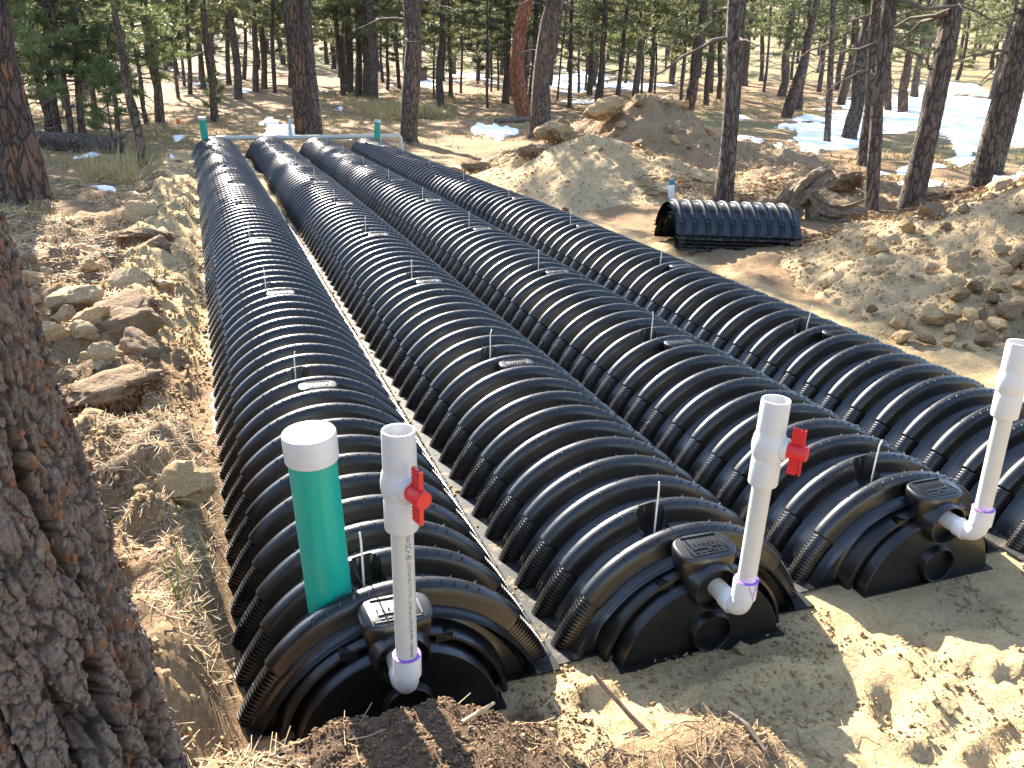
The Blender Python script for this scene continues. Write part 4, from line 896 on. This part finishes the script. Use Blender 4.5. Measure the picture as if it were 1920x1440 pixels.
for (k, left), L in cc.items():
    for n, (x, y, w, _) in enumerate(L):
        s = w*.56; sz = 'large' if w > .2 else 'fist-sized' if w < .12 else 'medium'
        lb = f'{sz} {CN[k]} soil clod on the left bank, {ORD[n]} nearest of the {CN[k]} ones' if x < -.3 else ('round sand clod leaning on the base of an end cap' if x < 2 else 'single pale clod lying in front of the stacked chambers')
        tag(link('soil_clod', CM[k][n % 4], None, (x, y, float(surf(x, y))+s*.10), (rc.uniform(-.4, .4), rc.uniform(-.4, .4), rc.uniform(0, 6)), (s*rc.uniform(.9, 1.1), s, s*rc.uniform(.8, 1.05))), lb, 'soil clod', 'clods on the left bank' if x < -.3 else None)
# right heap: clods rolled to the foot of the slope
placed = []
def clods(n, xr, yr, sr, kinds, label, group, fn=surf, sink=.15):
    m = t = 0
    while m < n and t < n*60:
        t += 1; x, y = rc.uniform(*xr), rc.uniform(*yr); s = sr[0]*(sr[1]/sr[0])**(rc.random()**1.7)
        if pile_right(x, y)+pile_brown(x, y)+pile_sand(x, y) < .015 or any((x-a)**2+(y-b)**2 < (.78*(s+c))**2 for a, b, c in placed): continue
        if x < 3.22+s: continue
        placed.append((x, y, s)); m += 1; k = rc.choice(kinds); M = CM if s > .09 else CML
        tag(link('soil_clod', rc.choice(M[k]), None, (x, y, float(fn(x, y))+s*sink), (rc.uniform(-.5, .5), rc.uniform(-.5, .5), rc.uniform(0, 6)), (s*rc.uniform(.9, 1.2), s, s*rc.uniform(.8, 1.1))), label, 'soil clod', group)
clods(46, (3.3, 4.9), (-.6, 1.0), (.055, .105), ('tan', 'tan', 'brown'), 'large clod rolled to the foot of the cloddy heap at right', 'large clods at the foot of the right heap', sink=.3)
clods(40, (4.3, 6.6), (.1, 2.2), (.055, .12), ('tan', 'grey', 'brown'), 'large clod bedded in the slope of the cloddy heap at right', 'large clods on the slope of the right heap', sink=.05)
clods(120, (3.35, 6.4), (-.4, 2.4), (.02, .05), ('tan', 'tan', 'grey', 'brown'), 'small clod scattered over the cloddy heap at right', 'small clods on the right heap')
clods(16, (4.6, 7.4), (7.2, 9.6), (.07, .15), ('brown', 'brown', 'grey', 'tan'), 'clod lodged in the tall brown heap', 'clods on the brown heap')
clods(46, (3.2, 6.8), (5.0, 8.6), (.025, .06), ('tan', 'brown'), 'small clod on the pale and brown heaps in the middle', 'small clods on the middle heaps')
# sod slabs with hanging root fibres
def sod(x, y, sx, sy, h, yaw, label, lift=.0):
    rg = np.random.default_rng(int(abs(x*100))); v = IV*np.array((sx, sy, h)); v = v*(1+.22*fbm(IV[:, 0]*2+x, IV[:, 1]*2+y, IV[:, 2]*2, 5, 4, .6))[:, None]
    o = root('sod_slab', (x, y, float(surf(x, y))+h*.45+lift), label, 'sod slab', 'turned-over slabs of sod', (rg.uniform(-.3, .1), rg.uniform(-.2, .2), yaw))
    link('soil', mesh('soil', v, np.array(IF), 'clod_tan' if lift > .05 else 'clod_brown', True, 60), o)
    N = 420; a = rg.uniform(0, 2*math.pi, N); p = np.stack([np.cos(a)*sx*.93, np.sin(a)*sy*.93, rg.uniform(-.6, .35, N)*h], -1); d = nrm(np.stack([np.cos(a)*.6, np.sin(a)*.6, -1.0+0*a], -1)+rg.normal(size=(N, 3))*.5)
    v2, T = ribbon_needles(p, d, 2, .10, .004, .35, rg); tag(link('root_fibres', mesh('root_fibres', v2, T, 'root_fibre', False), o), kind='stuff')
sod(4.15, 7.75, .34, .22, .13, .5, 'slab of turned sod with roots on the left flank of the pale heap', .08)
sod(4.55, 7.95, .30, .16, .10, .9, 'dark root-matted sod slab beside the pale heap crest', .03)
sod(5.25, 8.6, .36, .20, .14, .6, 'long sod slab lying against the crest of the brown heap', .18)
sod(3.75, 7.5, .20, .13, .09, .2, 'small root ball left of the pale heap')
sod(3.3, 8.3, .28, .16, .08, .1, 'low sod lump near the far end of the rightmost row')
sod(3.1, 9.2, .22, .14, .07, .4, 'farther low sod lump near the far end of the rightmost row')
sod(5.6, 1.55, .26, .18, .15, 1.0, 'dark rooty sod lump high on the right heap', .02)
sod(4.85, .75, .34, .22, .12, .4, 'dark rooty sod mass near the foot of the right heap', .02)
sod(7.0, 5.4, .24, .17, .13, .4, 'rooty clump beside the trunk behind the log stump')
sod(8.5, 5.1, .26, .18, .10, .4, 'dark rooty clump under the rightmost leaning trunk')
sod(-.86, 1.9, .26, .15, .07, 1.2, 'dark sod slab on the left bank beside the sand berm')
sod(-.80, .55, .18, .12, .05, .2, 'torn sod lip on the left bank nearer the camera')
sod(-.84, 4.3, .24, .14, .06, .9, 'brown sod lump farther along the left bank')
# ---------------- ground cover nobody could count
def scatter(n, xr, yr, ok, rg):
    x = rg.uniform(*xr, n); y = rg.uniform(*yr, n); m = ok(x, y); return x[m], y[m]
def needle_litter(name, n, xr, yr, ok, ln, w, seed, mat, label, lift=.004):
    rg = np.random.default_rng(seed); x, y = scatter(n, xr, yr, ok, rg); N = len(x); z = surf(x, y)+rg.uniform(0, lift, N); a = rg.uniform(0, 6.283, N)
    L = ln*rg.uniform(.4, 1.1, N); d = np.stack([np.cos(a), np.sin(a)], -1); cv = rg.normal(size=N)*.18*L
    pts = []
    for f in (-.5, 0, .5):
        px = x+d[:, 0]*L*f-d[:, 1]*cv*(f*f*4); py = y+d[:, 1]*L*f+d[:, 0]*cv*(f*f*4); pz = np.maximum(surf(px, py)+.0015, z+rg.normal(size=N)*.10*L*abs(f)); pts.append(np.stack([px, py, pz], -1))
    s = np.stack([-d[:, 1], d[:, 0], rg.normal(size=N)*.6], -1)*(w*rg.uniform(.7, 1.3, N))[:, None]*.5
    V = np.stack([pts[0]-s, pts[0]+s, pts[1]-s, pts[1]+s, pts[2]-s, pts[2]+s], 1).reshape(-1, 3); b = np.arange(N)*6
    F = np.concatenate([np.stack([b, b+1, b+3, b+2], 1), np.stack([b+2, b+3, b+5, b+4], 1)])
    tag(link(name, mesh(name, V, F, mat, False)), label, None, None, 'stuff')
bank = lambda x, y: ((x < -.43) | ((y < -1.56) & (x < .36))) & ((x+.76)**2+(y+1.62)**2 > .045)
needle_litter('needle_litter', 14000, (-1.5, .40), (-2.1, .6), lambda x, y: bank(x, y) & (fbm(x*4, y*4, 0, 7, 2) > -.25) & ~((x > -.25) & (rng.random(len(x)) < .9)), .10, .0018, 41, 'needle_litter', 'fallen pine needles thick on the near bank')
needle_litter('needle_litter', 1300, (.3, 1.05), (-2.0, -1.55), lambda x, y: np.exp(-(((x-.62)/.25)**2+((y+1.76)/.13)**2)) > rng.random(len(x))*.9, .11, .0018, 42, 'root_litter', 'matted needles and straw on the sand before the second end cap')
needle_litter('needle_litter', 16000, (-3.5, -.9), (.6, 9), lambda x, y: fbm(x*1.4, y*1.4, 0, 17, 3) > -.1, .15, .006, 43, 'needle_litter', 'straw and needles strewn over the left forest floor')
needle_litter('needle_litter', 9000, (4.4, 9.5), (2.6, 6.0), lambda x, y: fbm(x*1.2, y*1.2, 0, 18, 3) > -.1, .18, .008, 44, 'root_fibre', 'straw and bark litter around the stacked chambers')
def grass(name, n, xr, yr, ok, h, w, seed, mat, label, nb=6):
    rg = np.random.default_rng(seed); x, y = scatter(n, xr, yr, ok, rg); z = terrain(x, y); c = np.stack([x, y, z-.01], -1)
    v, T = ribbon_needles(c, np.tile((0, 0, 1.0), (len(c), 1)), nb, h, w, .42, rg); tag(link(name, mesh(name, v, T, mat, False)), label, None, None, 'stuff')
openf = lambda x, y: ~((x > -.9) & (x < 3.4) & (y < 13)) & (pile_sand(x, y)+pile_brown(x, y)+pile_right(x, y) < .01)
grass('dry_grass', 9000, (-5, 3), (4, 24), lambda x, y: openf(x, y) & (fbm(x*.9, y*.9, 0, 27, 3) > 0) & (snow_mask(x, y) < .0), .12, .007, 51, 'grass_dry', 'short dry grass on the forest floor at left')
grass('dry_grass', 14000, (3, 26), (5, 34), lambda x, y: openf(x, y) & (fbm(x*.7, y*.7, 0, 28, 3) > -.05) & (snow_mask(x, y) < .02), .14, .011, 52, 'grass_dry', 'short dry grass among the pines at right')
grass('dry_grass', 260, (4.2, 6.4), (20.5, 24.5), lambda x, y: x > 0, .55, .012, 53, 'grass_dry', 'tall pale grass tufts in the sun behind the far green pipe', 9)
grass('dry_grass', 70, (-1.75, -1.1), (8.0, 10.4), lambda x, y: x < 0, .42, .007, 54, 'grass_dry', 'tall dry grass stems near the small snow patch at left', 7)
def crumbs(name, n, xr, yr, ok, sr, seed, mat, label):
    rg = np.random.default_rng(seed); x, y = scatter(n, xr, yr, ok, rg); N = len(x); s = sr[0]*(sr[1]/sr[0])**(rg.random(N)**2.5); z = surf(x, y)+s*.25
    O = np.array([(1, 0, 0), (-1, 0, 0), (0, 1, 0), (0, -1, 0), (0, 0, 1), (0, 0, -1), (.6, .6, .5), (-.6, -.6, .5)], float); T = np.array([(0, 6, 4), (6, 2, 4), (2, 1, 4), (1, 7, 4), (7, 3, 4), (3, 0, 4), (0, 2, 6), (1, 3, 7), (0, 3, 5), (3, 1, 5), (1, 2, 5), (2, 0, 5)])
    V = (O[None]*(1+.35*rg.normal(size=(N, 8, 1)))*s[:, None, None]); a = rg.uniform(0, 6.28, N); ca_, sa_ = np.cos(a)[:, None], np.sin(a)[:, None]
    V = np.stack([V[..., 0]*ca_-V[..., 1]*sa_, V[..., 0]*sa_+V[..., 1]*ca_, V[..., 2]], -1)+np.stack([x, y, z], -1)[:, None]
    tag(link(name, mesh(name, V.reshape(-1, 3), (T[None]+(np.arange(N)*8)[:, None, None]).reshape(-1, 3), mat, True)), label, None, None, 'stuff')
crumbs('sand_crumbs', 10000, (.2, 2.3), (-2.1, -1.30), lambda x, y: (fbm(x*5, y*5, 0, 37, 3) > -.05+.25*(x > 1.25)), (.0018, .009), 61, 'crumb', 'crumbs of damp sand in front of the end caps')
crumbs('sand_crumbs', 9000, (-1.0, -.44), (.4, 11), lambda x, y: fbm(x*3, y*3, 0, 38, 2) > -.2, (.003, .014), 62, 'crumb', 'crumbs of sand along the berm left of the chambers')
crumbs('soil_crumbs', 9000, (-.45, .42), (-1.95, -1.44), lambda x, y: x > -9, (.0015, .006), 63, 'clod_brown', 'brown soil crumbs before the leftmost end cap')
crumbs('soil_crumbs', 9000, (-1.5, -.40), (-1.9, 4), lambda x, y: fbm(x*3, y*3, 0, 39, 2) > -.1, (.003, .016), 64, 'clod_tan', 'soil crumbs on the left bank')
crumbs('soil_crumbs', 14000, (3.2, 7), (-1.0, 3.6), lambda x, y: pile_right(x, y) > .01, (.003, .014), 65, 'clod_tan', 'soil crumbs covering the right heap')
crumbs('soil_crumbs', 9000, (2.9, 8.5), (4.6, 10), lambda x, y: pile_brown(x, y)+pile_sand(x, y) > .02, (.004, .018), 66, 'clod_tan', 'soil crumbs covering the middle heaps')
crumbs('sand_crumbs', 2600, (.40, .455), (-1.2, 9), lambda x, y: x > 0, (.004, .014), 67, 'crumb', 'sand fallen in the gap between the two left rows')
# ---------------- wood
def wood(name, P, r, mat, label, cat, seed, seg=14, amp=.22, group=None):
    P = np.asarray(P, float); t = np.linspace(0, 1, len(P)); q = np.linspace(0, 1, 24); Q = np.stack([np.interp(q, t, P[:, k]) for k in range(3)], -1); rr_ = np.interp(q, t, r)
    def wob(i, a): return 1+amp*fbm(np.cos(a)*2.6+seed, np.sin(a)*2.6, i*.06, seed, 5, .6)+.5*amp*fbm(np.cos(a)*.9, np.sin(a)*.9, i*.18, seed+5, 3)
    v, f = tube(Q, rr_, seg, True, wob); return v, f
def stick(P, r, label, mat='stick', seed=1):
    P = np.asarray(P, float); v, f = wood('stick', P-P[0], r, mat, label, 'stick', seed, 8, .3); tag(link('stick', mesh('stick', v, f, mat, True, 50), None, P[0]), label, 'stick')
gz = lambda x, y: float(surf(x, y))
stick([(.545, -1.66, gz(.545, -1.66)-.03), (.50, -1.60, .07), (.455, -1.53, .115), (.440, -1.50, .135)], [.0055, .006, .0055, .005], 'reddish broken stick standing in the sand left of the second end cap', seed=3)
stick([(.05, -1.66, gz(.05, -1.66)+.004), (.10, -1.62, gz(.10, -1.62)+.018), (.15, -1.58, gz(.15, -1.58)+.03)], [.004, .005, .003], 'short peeled twig on the brown soil before the leftmost end cap', 'needle_litter', 4)
stick([(.735, -1.66, gz(.735, -1.66)+.03), (.745, -1.72, gz(.745, -1.72)+.018), (.75, -1.79, gz(.75, -1.79)+.01)], [.006, .006, .004], 'dark short stick leaning on the straw heap', 'branch', 5)
o = root('stump_log', (5.55, 4.25, 0), 'weathered uprooted stump with spreading roots behind the stacked chambers', 'tree stump')
zb = gz(5.55, 4.25)
SR = np.array((RIGHT[0], RIGHT[1], 0)); SB = np.array((-RIGHT[1], RIGHT[0], 0))
def sp(a, b, c): return SR*a+SB*b+np.array((0, 0, zb+c))
for nm, Pp, rr_, sd_ in [('trunk', [sp(-.13, .05, -.06), sp(-.12, .05, .10), sp(-.05, .03, .25), sp(.06, .02, .38), sp(.20, 0, .50)], [.07, .085, .10, .095, .06], 11), ('trunk', [sp(-.32, .1, .10), sp(-.20, .06, .22), sp(-.04, .03, .33), sp(.14, .03, .45)], [.035, .06, .075, .05], 18),
    ('root', [sp(-.02, .0, .30), sp(.08, -.02, .20), sp(.20, -.05, .13), sp(.36, -.06, .13), sp(.58, -.06, .22)], [.07, .065, .05, .036, .022], 12), ('root', [sp(.04, -.04, .12), sp(.18, -.08, .07), sp(.36, -.1, .06), sp(.60, -.1, .075)], [.05, .055, .05, .042], 13), ('root', [sp(.06, -.06, .14), sp(.09, -.10, .02), sp(.22, -.16, -.02), sp(.38, -.17, .03)], [.045, .035, .026, .015], 14), ('root', [sp(.02, .02, .28), sp(.05, .02, .14), sp(.05, .0, -.05)], [.06, .045, .04], 15), ('root', [sp(.10, .0, .38), sp(.20, -.04, .36), sp(.27, -.02, .42)], [.05, .035, .018], 16)]:
    v, f = wood(nm, Pp, rr_, 'driftwood', '', '', sd_, 30, .50); link(nm, mesh(nm, v, f, 'driftwood', True, 60), o)
o = root('fallen_log', (-2.76, 13.44, 0), 'fallen grey log lying behind the rusty pine at left', 'log')
z0 = gz(-2.5, 13.2); v, f = wood('log', [(-1.3, .9, z0+.15), (-.4, .15, z0+.14), (.6, -.6, z0+.12), (1.15, -1.15, z0+.11)], [.15, .15, .14, .12], 'bark', '', '', 21, 24, .2); link('trunk', mesh('trunk', v, f, 'bark', True), o)
v, f = wood('stub', [(1.0, -1.05, z0+.12), (1.22, -1.1, z0+.28), (1.35, -1.0, z0+.36)], [.05, .035, .02], 'bark', '', '', 22, 10, .2); link('branch_stub', mesh('branch_stub', v, f, 'branch', True), o)
P = np.array([(6.6, 17.5, gz(6.6, 17.5)+.05), (7.2, 17.9, gz(7.2, 17.9)+.07), (7.9, 18.2, gz(7.9, 18.2)+.06)]); v, f = wood('log', P-P[0], [.06, .07, .05], 'branch', '', '', 23, 10, .3); tag(link('fallen_branch', mesh('fallen_branch', v, f, 'branch', True), None, P[0]), 'fallen branch lying at the foot of the curved red pine', 'branch')
# spray can stuck on the slope, survey flag, plank table
o = root('spray_can', (4.62, 5.42, gz(4.62, 5.42)-.01), 'white spray can with a blue end standing on the pale heap', 'spray can', None, (.05, -.09, 0))
v, f = lathe([(.0005, .0), (.028, .0), (.033, .006), (.033, .17), (.030, .182)], 20); link('body', MB().add(v, f).mesh('body', 'can_white', True, 40), o)
v, f = lathe([(.030, .182), (.031, .184), (.031, .232), (.027, .240), (.0005, .240)], 20); link('cap', MB().add(v, f).mesh('cap', 'can_blue', True, 40), o)
o = root('survey_flag', (-.78, 16.1, gz(-.78, 16.1)), 'tiny orange survey flag on the needles behind the leftmost row', 'flag')
v, f = tube(np.array([(0, 0, -.05), (0, 0, .2), (.01, 0, .30)]), .003, 5); link('wire', mesh('wire', v, f, 'wire'), o)
V = np.array([(x*.012, .012*math.sin(x*1.3), .19+z*.1) for z in (0, 1) for x in range(8)]); link('flag', mesh('flag', np.concatenate([V, V+(0, .002, 0)]), [(k, k+1, k+9, k+8) for k in range(7)]+[(k+16, k+24, k+25, k+17) for k in range(7)], 'orange'), o)
o = root('plank_table', (11.6, 45.0, gz(11.6, 45.0)), 'small plank table on a post among the distant pines', 'table', None, (0, 0, -.35))
mb = MB(); [mb.add(*box((0, -.28+.19*k, .62), (.52, .088, .035))) for k in range(4)]; link('top', mb.mesh('top', 'board', False, None), o); link('post', MB().add(*box((0, 0, .29), (.22, .16, .29))).mesh('post', 'board', False, None), o)
# a green shoot growing from the needles beside the trench
o = root('grass_shoot', (-.52, -1.02, gz(-.52, -1.02)), 'single yellow-green grass shoot beside the leftmost row', 'grass shoot')
mb = MB()
for d in ((.01, .01, .15), (.07, .05, .09), (-.03, .02, .12)): d = np.array(d); mb.add(*tube(np.array([(0, 0, -.01), d*.5+(0, 0, .01), d, d*1.15-(0, 0, .01)]), [.0022, .002, .0014, .0006], 5))
link('blade', mb.mesh('blade', 'grass_green', True, None), o)
